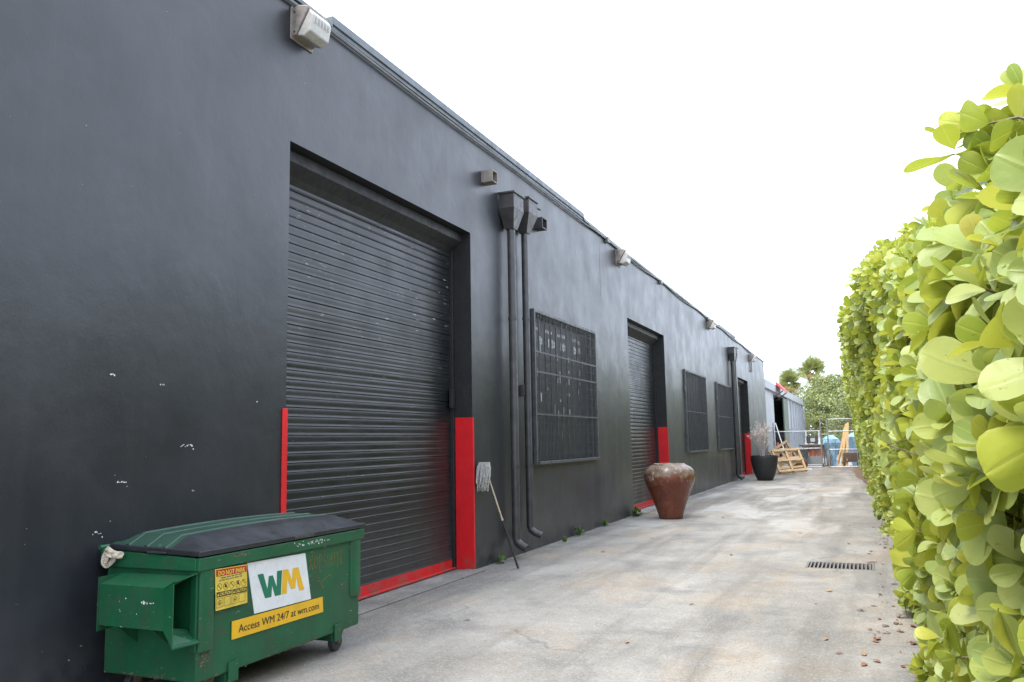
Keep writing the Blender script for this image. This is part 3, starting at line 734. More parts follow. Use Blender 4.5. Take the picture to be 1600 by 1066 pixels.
# signs on the front face (quads in (y,z), thin plates)
XF = DX1
def plate(name, quad, mat, x0, x1, parent=dp):
    return MB().prism(quad, 'x', x0, x1).build(name, mat, parent)
def flat(name, polys, mat, x, parent):
    m_ = MB()
    for p in polys: m_.add([(x, y, z) for y, z in p], [tuple(range(len(p)))])
    return m_.build(name, mat, parent, fix=False)
def put_text(txt, y, z, size, mat, x, parent, width=None, slope=0.0, bold=0.0, name='lettering'):
    me = text_mesh(txt, size, bold)
    xs2 = [v.co.x for v in me.vertices]; w0 = max(xs2) - min(xs2); k = (width / w0) if width else 1; mn = min(xs2)
    for v in me.vertices:
        lx, ly = (v.co.x - mn) * k, v.co.y
        v.co = (x, y + lx, z + ly + slope * lx)
    return obj(name, me, mat, parent)
white = plate('sign', [(4.345, .805), (4.947, .792), (5.020, .463), (4.424, .474)], M['signwhite'], XF + .0005, XF + .0045)
white['label'] = 'white sign plate with green and yellow WM letters'
def aff(u, v):
    tl, tr, bl_ = Vector((4.444, .718)), Vector((4.900, .704)), Vector((4.484, .555))
    p = bl_ + (tr - tl) * u + (tl - bl_) * v; return (p.x, p.y)
Wp = [(0,1),(.125,1),(.165,.36),(.235,.86),(.325,.86),(.372,.36),(.43,1),(.545,1),(.44,0),(.305,0),(.275,.45),(.225,0),(.085,0)]
Mp = [(.455,0),(.56,1),(.685,1),(.74,.52),(.795,1),(.935,1),(1.0,0),(.875,0),(.85,.60),(.79,.14),(.69,.14),(.635,.60),(.575,0)]
flat('lettering', [[aff(*p) for p in reversed(Wp)]], M['signgreen'], XF + .0055, white)
flat('lettering', [[aff(*p) for p in reversed(Mp)]], M['signyellow'], XF + .0055, white)
ban = plate('sign', [(4.212, .468), (5.154, .455), (5.163, .347), (4.214, .357)], M['signyellow'], XF + .0046, XF + .0075)
ban['label'] = 'yellow strip lettered with the web address'
put_text('Access WM 24/7 at wm.com', 4.272, .388, .068, M['ink'], XF + .0085, ban, width=.835, slope=-.011)
put_text('Access WM 24/7 at wm.com', 4.2737, .3885, .068, M['ink'], XF + .0087, ban, width=.835, slope=-.011)
dec = plate('sign', [(4.036, .811), (4.318, .802), (4.330, .562), (4.050, .562)], M['decalyellow'], XF + .0225, XF + .0245)
dec['label'] = 'yellow warning decal with red heading'
xd = XF + .0255
flat('heading', [[(4.042, .806), (4.046, .765), (4.318, .757), (4.314, .797)][::1]], M['signred'], xd, dec)
put_text('DO NOT PARK', 4.062, .770, .036, M['decalyellow'], xd + .0008, dec, width=.24, slope=-.03, bold=.001)
sm = []
for row, z in ((0, .748), (1, .734)):
    y = 4.09 if row == 0 else 4.075
    while y < 4.27:
        w = .012 + rr.random() * .03; sm.append([(y, z), (y + w, z), (y + w, z + .007), (y, z + .007)]); y += w + .007
flat('small_print', sm, M['fardoor'], xd, dec)
ring = []
def ringp(cy, cz, r, w=.0025, n_=18):
    for i in range(n_):
        a0, a1 = 2*math.pi*i/n_, 2*math.pi*(i+1)/n_
        ring.append([(cy + r*math.cos(a0), cz + r*math.sin(a0)), (cy + r*math.cos(a1), cz + r*math.sin(a1)), (cy + (r-w)*math.cos(a1), cz + (r-w)*math.sin(a1)), (cy + (r-w)*math.cos(a0), cz + (r-w)*math.sin(a0))])
for k, cy in enumerate((4.075, 4.130, 4.185, 4.240, 4.292)):
    ringp(cy, .700 - .002 * k, .022)
    ring.append([(cy - .014, .712), (cy - .011, .715), (cy + .015, .688), (cy + .012, .685)])
    if k in (1, 3):
        ring.append([(cy - .008, .690), (cy + .008, .690), (cy + .008, .704), (cy - .008, .704)]); ring.append([(cy - .004, .706), (cy + .004, .706), (cy + .004, .712), (cy - .004, .712)])
for k in range(4):
    cy = 4.082 + k * .066
    for (a, c, d_, e) in ((cy - .028, .578, .056, .002), (cy - .028, .630, .056, .002)): ring.append([(a, c), (a + d_, c), (a + d_, c + e), (a, c + e)])
    for a in (cy - .028, cy + .026): ring.append([(a, .580), (a + .002, .580), (a + .002, .630), (a, .630)])
    if k in (0, 2): ringp(cy, .606, .016, .003, 12); ring.append([(cy - .008, .600), (cy + .008, .600), (cy, .614)])
flat('pictogram', ring, M['ink'], xd, dec)
for k, cy in enumerate((4.052, 4.190)):
    bar_ = flat('caution_bar', [[(cy, .641 - .004 * k), (cy + .132, .638 - .004 * k), (cy + .132, .668 - .004 * k), (cy, .671 - .004 * k)]], M['ink'], xd, dec)
    flat('warning_triangle', [[(cy + .004, .647 - .004*k), (cy + .022, .6465 - .004*k), (cy + .013, .665 - .004*k)]], M['decalyellow'], xd + .0008, bar_)
    put_text('CAUTION', cy + .026, .647 - .004 * k, .026, M['decalyellow'], xd + .0008, bar_, width=.100, slope=-.02, bold=.0006)
# faded orange scrawl
strokes = [[(0,1),(0,0)],[(.55,1),(0,.5),(.55,0)], [(1.1,.9),(.8,.7),(.8,.2),(1.1,.05),(1.35,.3),(1.35,.75),(1.1,.9)], [(1.7,-.1),(1.7,.95),(2.1,.9),(2.15,.6),(1.7,.5)],
           [(2.9,.95),(2.5,.8),(2.55,.55),(2.9,.45),(2.85,.15),(2.45,.1)], [(3.2,.95),(3.2,.05)], [(3.5,1.0),(3.5,.0)],[(3.5,.5),(4.0,.55)],[(4.0,1.05),(4.0,.05)],
           [(4.3,1),(4.7,1.02),(4.5,.6),(4.75,.3),(4.35,.15)], [(5.0,1.05),(5.2,.6),(5.5,1.1)],[(5.2,.6),(5.1,-.1)], [(5.8,1.2),(5.75,.2),(6.1,.1)],
           [(1.2,-.8),(2.1,-1.0),(3.0,-.7),(3.9,-.55)], [(2.0,-1.0),(2.3,-1.5),(2.6,-1.3)]]
gq = []
for st in strokes:
    for (u0, v0), (u1, v1) in zip(st[:-1], st[1:]):
        a = Vector((5.005 + u0 * .066, .668 + v0 * .100 - u0 * .004)); c = Vector((5.005 + u1 * .066, .668 + v1 * .100 - u1 * .004)); dd = (c - a)
        if dd.length < 1e-5: continue
        nn = Vector((-dd.y, dd.x)).normalized() * rr.uniform(.0018, .0034)
        gq.append([tuple(a - nn), tuple(c - nn), tuple(c + nn), tuple(a + nn)])
flat('graffiti', gq, M['graffiti'], XF + .0016, dp)
# scrapes, chips and rust patches
def wear(name, mat, x, y0, z0, wy, wz, n_, smin, smax, seed, parent=dp, end=False):
    r_ = random.Random(seed); b_ = MB()
    for _ in range(n_):
        y, z = y0 + r_.gauss(0, .33) * wy, z0 + r_.gauss(0, .33) * wz; k = r_.randint(5, 8); a0 = r_.random() * 6; sy, sz = r_.uniform(smin, smax), r_.uniform(smin, smax) * r_.uniform(.3, 1)
        pts = [(y + sy * math.cos(a0 + 6.283 * i / k) * r_.uniform(.5, 1.2), z + sz * math.sin(a0 + 6.283 * i / k) * r_.uniform(.5, 1.2)) for i in range(k)]
        b_.add([((p[0], x, p[1]) if end else (x, p[0], p[1])) for p in pts], [tuple(range(k))])
    o_ = b_.build(name, mat, parent, fix=False); o_['kind'] = 'stuff'
wear('paint_scrape', M['whitemark'], DX1 + .0288, 4.95, .862, .34, .020, 34, .003, .011, 1)
wear('rust_patch', M['rust'], DX1 + .0288, 4.25, .870, .10, .016, 16, .004, .012, 2)
wear('rust_patch', M['rust'], DX1 + .0228, 4.005, .62, .05, .34, 26, .003, .009, 3)
wear('rust_patch', M['rust'], DX1 + .0014, 3.985, .30, .08, .10, 30, .004, .014, 4)
wear('rust_patch', M['rust'], DX1 + .0014, 4.7, .175, 1.2, .02, 40, .004, .012, 5)
wear('paint_scrape', M['whitemark'], DX1 + .0014, 5.2, .55, .35, .35, 10, .002, .005, 6)
wear('paint_scrape', M['whitemark'], DY0 - .2012, -3.92, .655, .10, .008, 10, .003, .012, 7, end=True)
wear('paint_scrape', M['whitemark'], DY0 - .2012, -4.10, .60, .30, .18, 9, .002, .006, 8, end=True)
wear('rust_patch', M['rust'], DY0 - .0012, -4.10, .18, .6, .02, 30, .004, .012, 9, end=True)
# cream rag knotted on the back corner of the lid
rg = thing('knotted_rag', (-4.36, DY0 - .05, .87), 'cream rag knotted on the back corner of the green dumpster', 'rag')
b = MB(); R2 = random.Random(5)
def strip(pts, w):
    pts = [Vector(p) for p in pts]; o = len(b.v)
    for i, p in enumerate(pts):
        t_ = (pts[min(i+1, len(pts)-1)] - pts[max(0, i-1)]).normalized(); s_ = t_.cross(Vector((0, -1, .3))).normalized()
        for k in range(5):
            u = k / 4 - .5; b.v.append(tuple(p + s_ * w * u + Vector((0, -.012 * math.cos(u * 9 + i), 0))))
    for i in range(len(pts) - 1):
        for k in range(4): b.f.append((o + i*5 + k, o + i*5 + k + 1, o + (i+1)*5 + k + 1, o + (i+1)*5 + k))
strip([(-.075, 0, .055), (-.04, -.02, .05), (0, -.025, .03), (.05, -.02, .025), (.095, -.012, .03)], .045)
strip([(-.07, 0, .05), (-.07, -.02, .01), (-.055, -.025, -.035), (-.03, -.02, -.05), (.0, -.022, -.02), (.03, -.02, .015)], .030)
strip([(-.05, -.01, .05), (-.03, -.03, .01), (-.045, -.03, -.03)], .030)
o = b.build('rag', M['rag'], None, smooth=80); o.parent = rg; o.name = 'cloth_strip'
sm_ = o.modifiers.new('solid', 'SOLIDIFY'); sm_.thickness = .006; sb_ = o.modifiers.new('sub', 'SUBSURF'); sb_.levels = 1; sb_.render_levels = 2
o2 = MB().lathe([(.0, -.018), (.018, -.012), (.022, 0), (.018, .012), (.0, .018)], 10, Matrix.Translation((.04, -.03, .022))).build('knot', M['rag'], None, smooth=80); o2.parent = rg

# ------------------------------------------------------------------ mop against the wall
mp = thing('string_mop', (-4.02, 9.57, 0), 'upside-down string mop leaning on the wall beside the red door edge', 'mop')
A = Vector((-4.02, 9.57, .012)); B = Vector((-4.455, 9.60, 1.22)); d = B - A
MB().tube([A, A + d * .48], .0135, 10).build('grip', M['black'], mp, smooth=50)
MB().tube([A + d * .481, A + d * .93], .011, 10).build('handle', M['handle'], mp, smooth=50)
MB().tube([A + d * .47, A + d * .492], .016, 10).build('collar', M['handle'], mp, smooth=50)
MB().tube([A + d * .9, B], .017, 10).build('socket', M['whitemark'], mp, smooth=50)
MB().tube([B + Vector((.0, -.04, -.10)), B + Vector((.01, .045, -.08)), B + Vector((.02, .06, 0)), B + Vector((.01, .03, .05)), B + Vector((0, -.05, .05))], .008, 8).build('clamp', M['black'], mp, smooth=50)
MB().box((B.x - .02, B.y - .07, B.z + .035), (B.x + .02, B.y + .05, B.z + .065)).build('clamp', M['whitemark'], mp, bevel=.006)
b = MB()
for k in range(110):
    a0 = R2.uniform(-.085, .035); L = R2.uniform(.15, .34); off = R2.uniform(-.03, .035)
    p0 = Vector((B.x + off * .5, B.y + a0, B.z + .06))
    pk = p0 + Vector((off * 1.2 + .01, -.03 + R2.uniform(-.03, .02), .02)); pe = pk + Vector((off * .3, -.05 + R2.uniform(-.05, .03), -L))
    pm = (pk + pe) / 2 + Vector((off * .5 + .01, R2.uniform(-.03, .0), .02))
    for v_ in (pk, pm, pe): v_.x = max(v_.x, XW + .012)
    b.tube([p0, pk, pm, pe, pe + Vector((0, R2.uniform(-.01, .01), -.02))], .0045, 4)
b.build('mop_strings', M['mop'], mp, smooth=60)['kind'] = 'stuff'

# ------------------------------------------------------------------ pots
un = thing('clay_urn', (-3.63, 16.45, 0), 'big red-brown glazed clay urn with a chalky shoulder by the second roll-up door', 'urn')
prof = [(.0, .0), (.215, .0), (.23, .012), (.236, .05), (.275, .18), (.345, .38), (.418, .56), (.475, .69), (.50, .79), (.497, .87), (.468, .95), (.415, 1.005), (.35, 1.04), (.315, 1.052), (.308, 1.07), (.29, 1.075), (.275, 1.06), (.28, 1.03), (.36, .97), (.44, .85), (.40, .60), (.20, .2), (.0, .2)]
local('pot_body', MB().lathe(prof, 48), M['urn'], un, smooth=60)
local('soil', MB().lathe([(0, .80), (.40, .80), (.40, .81), (.2, .83), (0, .82)], 24), M['soil'], un, smooth=60)
pl = thing('black_planter', (-3.47, 31.6, 0), 'black tapered round planter holding a dried plant by the third roll-up door', 'planter')
prof = [(.0, .0), (.25, .0), (.268, .015), (.325, .13), (.40, .34), (.455, .58), (.482, .76), (.485, .86), (.475, .90), (.455, .90), (.445, .85), (.44, .72), (.3, .70), (0, .70)]
local('pot_body', MB().lathe(prof, 40), M['planter'], pl, smooth=50)
local('soil', MB().lathe([(0, .80), (.443, .80), (.443, .81), (.2, .83), (0, .82)], 24), M['soil'], pl, smooth=60)
dr = thing('dried_plant', (-3.55, 31.6, .81), 'dry leafless twiggy plant standing in the black planter', 'plant')
b = MB(); sd_ = MB(); R3 = random.Random(9)
def grow(p, d_, L, r, lvl):
    q = p + d_ * L; mid = (p + q) / 2 + Vector((R3.uniform(-.03, .03), R3.uniform(-.03, .03), 0))
    b.tube([p, mid, q], [r, r * .8, r * .6], 4)
    if lvl == 0:
        for _ in range(4):
            c = q + Vector((R3.uniform(-.06, .06), R3.uniform(-.06, .06), R3.uniform(-.05, .06))); s_ = R3.uniform(.012, .03)
            e1 = Vector((R3.uniform(-1, 1), R3.uniform(-1, 1), R3.uniform(-1, 1))).normalized(); e2 = e1.orthogonal().normalized()
            sd_.add([c - e1 * s_, c + e2 * s_ * .5, c + e1 * s_, c - e2 * s_ * .5], [(0, 1, 2, 3)])
        return
    for _ in range(3): 
        nd = (d_ + Vector((R3.uniform(-.7, .7), R3.uniform(-.7, .7), R3.uniform(-.1, .5)))).normalized(); grow(q if R3.random() < .6 else mid, nd, L * R3.uniform(.6, .85), r * .7, lvl - 1)
for k in range(7):
    grow(Vector((R3.uniform(-.12, .12), R3.uniform(-.12, .12), 0)), Vector((R3.uniform(-.28, .28), R3.uniform(-.28, .28), 1)).normalized(), R3.uniform(.36, .52), .010, 3)
local('twigs', b, M['twig'], dr)['kind'] = 'stuff'; local('dry_leaves', sd_, M['twig'], dr, fix=False)['kind'] = 'stuff'

# ------------------------------------------------------------------ pallets, tipped pot, pole, litter by the fence
def pallet(name, M4, label, Lx=1.15, Ly=1.0):
    t = thing(name, (0, 0, 0), label, 'pallet', 'wooden pallets'); t.matrix_world = M4
    for x in (0, Lx/2 - .045, Lx - .09): local('stringer', MB().box((x, 0, .02), (x + .09, Ly, .11)), M['pallet'], t, bevel=.004)
    for k, y in enumerate((0, .22, .455, .69, Ly - .10)): local('deck_board', MB().box((0, y, 0), (Lx, y + .10, .019)), M['pallet'], t, bevel=.003)
    for y in (0, Ly/2 - .05, Ly - .10): local('deck_board', MB().box((0, y, .111), (Lx, y + .10, .131)), M['pallet'], t, bevel=.003)
    return t
def frame(o, xdir, ydir):
    x = Vector(xdir).normalized(); y = Vector(ydir); y = (y - x * y.dot(x)).normalized(); z = x.cross(y)
    return Matrix(((x.x, y.x, z.x, o[0]), (x.y, y.y, z.y, o[1]), (x.z, y.z, z.z, o[2]), (0, 0, 0, 1)))
pallet('wooden_pallet', frame((-3.45, 36.55, .03), (.90, .42, .06), (-.32, .45, .72)), 'tilted slatted wooden pallet leaning beside the black planter', 1.20, 1.15)
t2 = pallet('wooden_pallet', frame((-3.45, 37.9, .02), (.62, .42, .42), (-.40, -.05, .80)), 'upright pallet behind the tilted one with its peak showing', 1.0, 1.05)
tp = thing('tipped_pot', (-2.85, 40.2, .30), 'brown glazed pot lying tipped on its side behind the pallet', 'pot')
prof = [(.0, 0), (.20, 0), (.26, .06), (.32, .22), (.35, .40), (.34, .50), (.37, .54), (.37, .58), (.33, .58), (.31, .50), (.30, .3), (.15, .08), (0, .08)]
o = local('pot_body', MB().lathe(prof, 28, Matrix.Rotation(rad(-62), 4, 'Y') @ Matrix.Rotation(rad(18), 4, 'X') @ Matrix.Translation((0, 0, -.28))), M['brownpot'], tp, smooth=60)
po = thing('leaning_pole', (-3.1, 40.6, 0), 'thin pale wooden pole leaning beside the pallets', 'pole')
MB().tube([(-3.55, 42.0, .5), (-4.15, 43.6, 2.25)], .03, 8).build('shaft', M['whitemark'], po, smooth=50); MB().tube([(-3.42, 41.6, .0), (-3.5495, 41.999, .5)], .032, 8).build('butt', M['pallet'], po, smooth=50)
cr_ = thing('crumpled_paper', (-2.62, 41.6, 0), 'crumpled white paper on the ground near the tipped pot', 'litter')
b = MB()
me_v = []
for i in range(6):
    for j in range(6): me_v.append((-.18 + i * .072, -.12 + j * .05, .012 + .10 * abs(noise.noise(Vector((i * .9, j * .9, 2.2))))))
b.add(me_v, [(i*6 + j, (i+1)*6 + j, (i+1)*6 + j + 1, i*6 + j + 1) for i in range(5) for j in range(5)])
local('sheet', b, M['whitemark'], cr_)

# ------------------------------------------------------------------ chain-link fence and gate
FY = 44.5
def chain(name, x0, x1, z0, z1, parent, st=.075):
    b = MB(); w = x1 - x0; h = z1 - z0; c = -h
    while c < w:
        for sgn in (1, -1):
            a0 = max(0, c); a1 = min(w, c + h)
            if a1 - a0 > .01:
                p = (a0, a0 - c); q = (a1, a1 - c)
                X = (lambda u: x0 + u) if sgn > 0 else (lambda u: x1 - u)
                b.bar((X(p[0]), FY + .004 * sgn, z0 + p[1]), (X(q[0]), FY + .004 * sgn, z0 + q[1]), .0035, .0035)
        c += st * 1.414
    o = b.build(name, M['steel'], parent); o['kind'] = 'stuff'
def pole(name, p, q, r, parent): return MB().tube([p, q], r, 8).build(name, M['steel'], parent, smooth=50)
fe = thing('chain_link_fence', (-3.2, FY, 0), 'low chain-link fence running from the warehouse corner to the gate', 'fence')
for x, h in ((-4.35, 2.3), (-2.09, 2.55)): pole('post', (x, FY, 0), (x, FY, h), .032, fe)
for z in (1.83, .97, .06): pole('rail', (-4.32, FY, z), (-2.12, FY, z), .021, fe)
chain('chain_mesh', -4.32, -2.12, .07, 1.82, fe)
pole('rail', (-2.055, FY, 1.66), (-1.80, FY, 1.66), .015, fe)
gt = thing('chain_link_gate', (-.6, FY, 0), 'taller framed chain-link gate standing next to the hedge end', 'gate')
for x in (-1.76, -.42, .55): pole('post', (x, FY, .0), (x, FY, 2.42), .032 if x < -1 else .026, gt)
for z in (2.40, 1.80, .90, .05): pole('rail', (-1.728, FY, z), (.53, FY, z), .023, gt)
chain('chain_mesh', -1.73, .52, .06, 2.38, gt)

# yard clutter beyond the fence
def far(name, loc, label, cat, group=None): return thing(name, loc, label, cat, group)
bi = far('storage_bin', (-3.25, 46.0, 0), 'dark grey storage bin behind the chain-link fence', 'bin')
local('bin_body', MB().add([(-.30,-.28,0),(.30,-.28,0),(.30,.28,0),(-.30,.28,0),(-.36,-.33,.85),(.36,-.33,.85),(.36,.33,.85),(-.36,.33,.85)], [(0,3,2,1),(0,1,5,4),(1,2,6,5),(2,3,7,6),(3,0,4,7),(4,5,6,7)]), M['bin'], bi, bevel=.02)
local('bin_lid', MB().box((-.39, -.36, .852), (.39, .36, .90)), M['bin'], bi, bevel=.02)
tr_ = far('utility_trailer', (-2.65, 47.2, 0), 'small grey flat trailer loaded with orange drums behind the fence', 'trailer')
local('bed', MB().box((-.62, -.9, .42), (.62, .9, .50)), M['lightgrey'], tr_, bevel=.01)
local('front_board', MB().box((-.62, -.935, .12), (.62, -.905, .52)), M['fargrey'], tr_, bevel=.008)
local('rack', MB().box((-.62, -.9, 1.08), (.62, .9, 1.14)), M['bin'], tr_, bevel=.01)
for x in (-.58, .58):
    for y in (-.85, .85): local('upright', MB().bar((x, y, .501), (x, y, 1.079), .04, .04), M['bin'], tr_)
    w_ = local('wheel', MB().lathe([(.08, -.08), (.24, -.08), (.28, -.05), (.28, .05), (.24, .08), (.08, .08)], 20, Matrix.Translation((x * 1.25, .2, .28)) @ Matrix.Rotation(rad(90), 4, 'Y')), M['rubber'], tr_, smooth=40)
local('jockey_wheel', MB().lathe([(.02, -.03), (.09, -.03), (.09, .03), (.02, .03)], 14, Matrix.Translation((.55, -1.05, .09)) @ Matrix.Rotation(rad(90), 4, 'Y')), M['rubber'], tr_, smooth=40)
local('jack', MB().tube([(.55, -1.05, .09), (.55, -.96, .46)], .025, 8), M['lightgrey'], tr_)
for k, lab in enumerate(('leftmost orange drum on the small trailer', 'middle orange drum on the small trailer', 'rightmost orange drum on the small trailer')):
    dm = far('orange_drum', (-2.65 - .36 + .36 * k, 46.75, .501), lab, 'drum', 'orange drums on the trailer')
    local('drum_body', MB().lathe([(0, 0), (.155, 0), (.165, .02), (.165, .18), (.172, .19), (.165, .20), (.165, .36), (.172, .37), (.165, .38), (.165, .53), (.15, .55), (0, .55)], 20), M['orangepot'], dm, smooth=40)
mo = far('black_monitor', (-2.68, 47.0, 1.141), 'small black screen resting on the trailer rack', 'screen')
local('casing', MB().box((-.26, -.04, .06), (.26, .05, .42)), M['black'], mo, bevel=.015); local('foot', MB().box((-.12, -.1, 0), (.12, .12, .059)), M['lightgrey'], mo, bevel=.01)
local('screen', MB().box((-.05, -.046, .14), (.18, -.0405, .34)), M['lightgrey'], mo)
for k, (x, lab) in enumerate(((-2.98, 'left white turned baluster standing on the trailer rack'), (-2.32, 'right white turned baluster standing on the trailer rack'))):
    bl2 = far('turned_baluster', (x, 47.6, 1.141), lab, 'baluster', 'white balusters')
    local('shaft', MB().lathe([(0, 0), (.07, 0), (.07, .08), (.04, .12), (.06, .28), (.03, .45), (.05, .52), (.03, .60), (.045, .68), (0, .72)], 14), M['whitemark'], bl2, smooth=50)
# blue tarpaulin bundles
def tarp(x, y, h, w, label, sd):
    t = far('tarpaulin_bundle', (x, y, 0), label, 'tarpaulin', 'blue tarpaulins')
    b = MB(); n_ = 22; rows = 9
    for i in range(rows):
        f_ = i / (rows - 1)
        rr_ = w * (.55 + .75 * f_ ** 1.3) if f_ < .85 else w * (1.15 - (f_ - .85) * 5.2)
        for j in range(n_):
            a = 2 * math.pi * j / n_; k = 1 + .55 * noise.noise(Vector((math.cos(a) * 2.6, math.sin(a) * 2.6 + sd, f_ * 3.5))) + .16 * math.sin(a * 6 + sd + f_ * 2)
            b.v.append((rr_ * k * math.cos(a), rr_ * k * math.sin(a) * .7, f_ * h))
    for i in range(rows - 1):
        for j in range(n_): b.f.append((i*n_ + j, i*n_ + (j+1) % n_, (i+1)*n_ + (j+1) % n_, (i+1)*n_ + j))
    b.f.append(tuple((rows-1)*n_ + j for j in range(n_)))
    local('sheet', b, M['bluetarp'], t)
tarp(-1.70, 46.6, 1.62, .34, 'blue tarpaulin bundle standing behind the gate post', 1)
tarp(-.55, 47.6, 1.72, .36, 'blue tarpaulin bundle behind the gate near the hedge', 5)
for k, (xa, xb, za, lab) in enumerate(((-1.42, -.98, 2.02, 'leftmost long orange plank leaning behind the gate'), (-1.22, -.92, 2.18, 'middle long orange plank leaning behind the gate'), (-.98, -.84, 2.24, 'rightmost long orange plank leaning behind the gate'))):
    pk_ = far('orange_plank', (xa, 46.0, 0), lab, 'plank', 'orange planks behind the gate')
    MB().bar((xa, 45.6, .02), (xb, 46.9, za), .11, .04, (0, 1, 0)).build('board', M['plank'], pk_, bevel=.006)
    MB().bar((xa + .02, 45.57, .30), (xb - (xb-xa) * .62, 46.0, .86), .05, .05, (0, 1, 0)).build('batten', M['plank'], pk_)
ct = far('wire_cart', (-.75, 45.9, 0), 'rusty wire cart with small wheels behind the gate', 'cart')
b = MB()
for x in np.linspace(-.42, .42, 9): b.bar((x, -.3, .25), (x, -.3, .82), .012, .012)
for z in (.25, .44, .63, .82): b.bar((-.42, -.3, z), (.42, -.3, z), .014, .014); b.bar((-.42, .3, z), (.42, .3, z), .014, .014); b.bar((-.42, -.3, z), (-.42, .3, z), .014, .014); b.bar((.42, -.3, z), (.42, .3, z), .014, .014)
local('basket', b, M['rust'], ct)
local('load', MB().box((-.38, -.26, .27), (.38, .26, .72)), M['rust'], ct, bevel=.05)
for x in (-.36, .36): local('wheel', MB().lathe([(.03, -.03), (.12, -.03), (.13, 0), (.12, .03), (.03, .03)], 18, Matrix.Translation((x, -.2, .13)) @ Matrix.Rotation(rad(90), 4, 'X')), M['rubber'], ct, smooth=40)
br = far('scrap_branch', (-1.98, 46.2, 0), 'brown bundle of scrap branches between the gate and fence posts', 'branches')
b = MB()
for k in range(14): b.tube([(R3.uniform(-.2, .2), R3.uniform(-.1, .2), 0), (R3.uniform(-.1, .35), R3.uniform(-.1, .2), R3.uniform(.5, 1.0))], .018, 5)
local('sticks', b, M['bark'], br)['kind'] = 'stuff'

# ------------------------------------------------------------------ farther building
fx = -4.75
fb = thing('storage_shed', (fx, 58, 0), 'lower pale grey metal shed beyond the fence with an open bay', 'building')
zt = 4.55
def seg_(y0, y1, z0, z1, mat, nm='wall_panel', o=0.0): MB().box((fx - .2, y0, z0), (fx + o, y1 - .01, z1)).build(nm, mat, fb)
for a, c in ((44.2, 47.2), (47.2, 49.6)): seg_(a, c, 0, 2.1, M['fargrey']); seg_(a, c, 2.101, zt - .45, M['farwhite'])
seg_(49.6, 56.0, 4.05, zt - .45, M['farwhite'])
y = 58.3
while y < 72:
    seg_(y, y + 2.25, 0, 2.1, M['fargrey'], o=.01); seg_(y, y + 2.25, 2.101, zt - .45, M['farwhite'], o=.01)
    MB().box((fx + .011, y + 2.15, 0), (fx + .12, y + 2.24, zt - .46)).build('rib', M['farwhite'], fb)
    y += 2.26
MB().box((fx - .25, 44.2, zt - .449), (fx + .18, 72, zt)).build('fascia', M['farwhite'], fb, bevel=.02)
MB().box((fx - 14, 44.3, zt - .1), (fx - .26, 72, zt + .05)).build('roof', M['coping'], fb)
MB().box((fx - 14, 71.8, 0), (fx - .21, 72, zt - .11)).build('end_wall', M['fargrey'], fb)
b = MB(); b.box((fx - 5, 49.7, 0), (fx - 4.9, 58, 4.0)); b.box((fx - 4.89, 49.45, .0), (fx - .21, 49.58, 4.0)); b.box((fx - 4.89, 58.0, 0), (fx - .21, 58.12, 4.0)); b.box((fx - 4.89, 49.6, 4.06), (fx - .21, 58, 4.1))
b.build('bay_lining', M['faropen'], fb)
MB().box((fx + .02, 54.9, 0), (fx + .09, 58.1, 4.0)).build('sliding_door', M['fardoor'], fb)
MB().box((fx + .091, 54.9, 0), (fx + .11, 58.1, .95)).build('door_kick_plate', M['farred'], fb)
MB().box((fx + .02, 49.62, 0), (fx + .10, 50.2, 1.25)).build('corner_guard', M['farred'], fb)
MB().add([(fx + .19, 49.4, zt + .16), (fx + .19, 52.2, zt + .16), (fx + .60, 52.2, zt - .28), (fx + .60, 49.4, zt - .28), (fx + .19, 49.4, zt - .02), (fx + .19, 52.2, zt - .02), (fx + .60, 52.2, zt - .38), (fx + .60, 49.4, zt - .38)],
         [(0,1,2,3),(7,6,5,4),(0,3,7,4),(1,5,6,2),(2,6,7,3),(0,4,5,1)]).build('awning', M['farred'], fb)
for yq in (49.6, 52.0): MB().bar((fx + .02, yq, zt - .75), (fx + .54, yq, zt - .36), .06, .06).build('awning_bracket', M['bin'], fb)

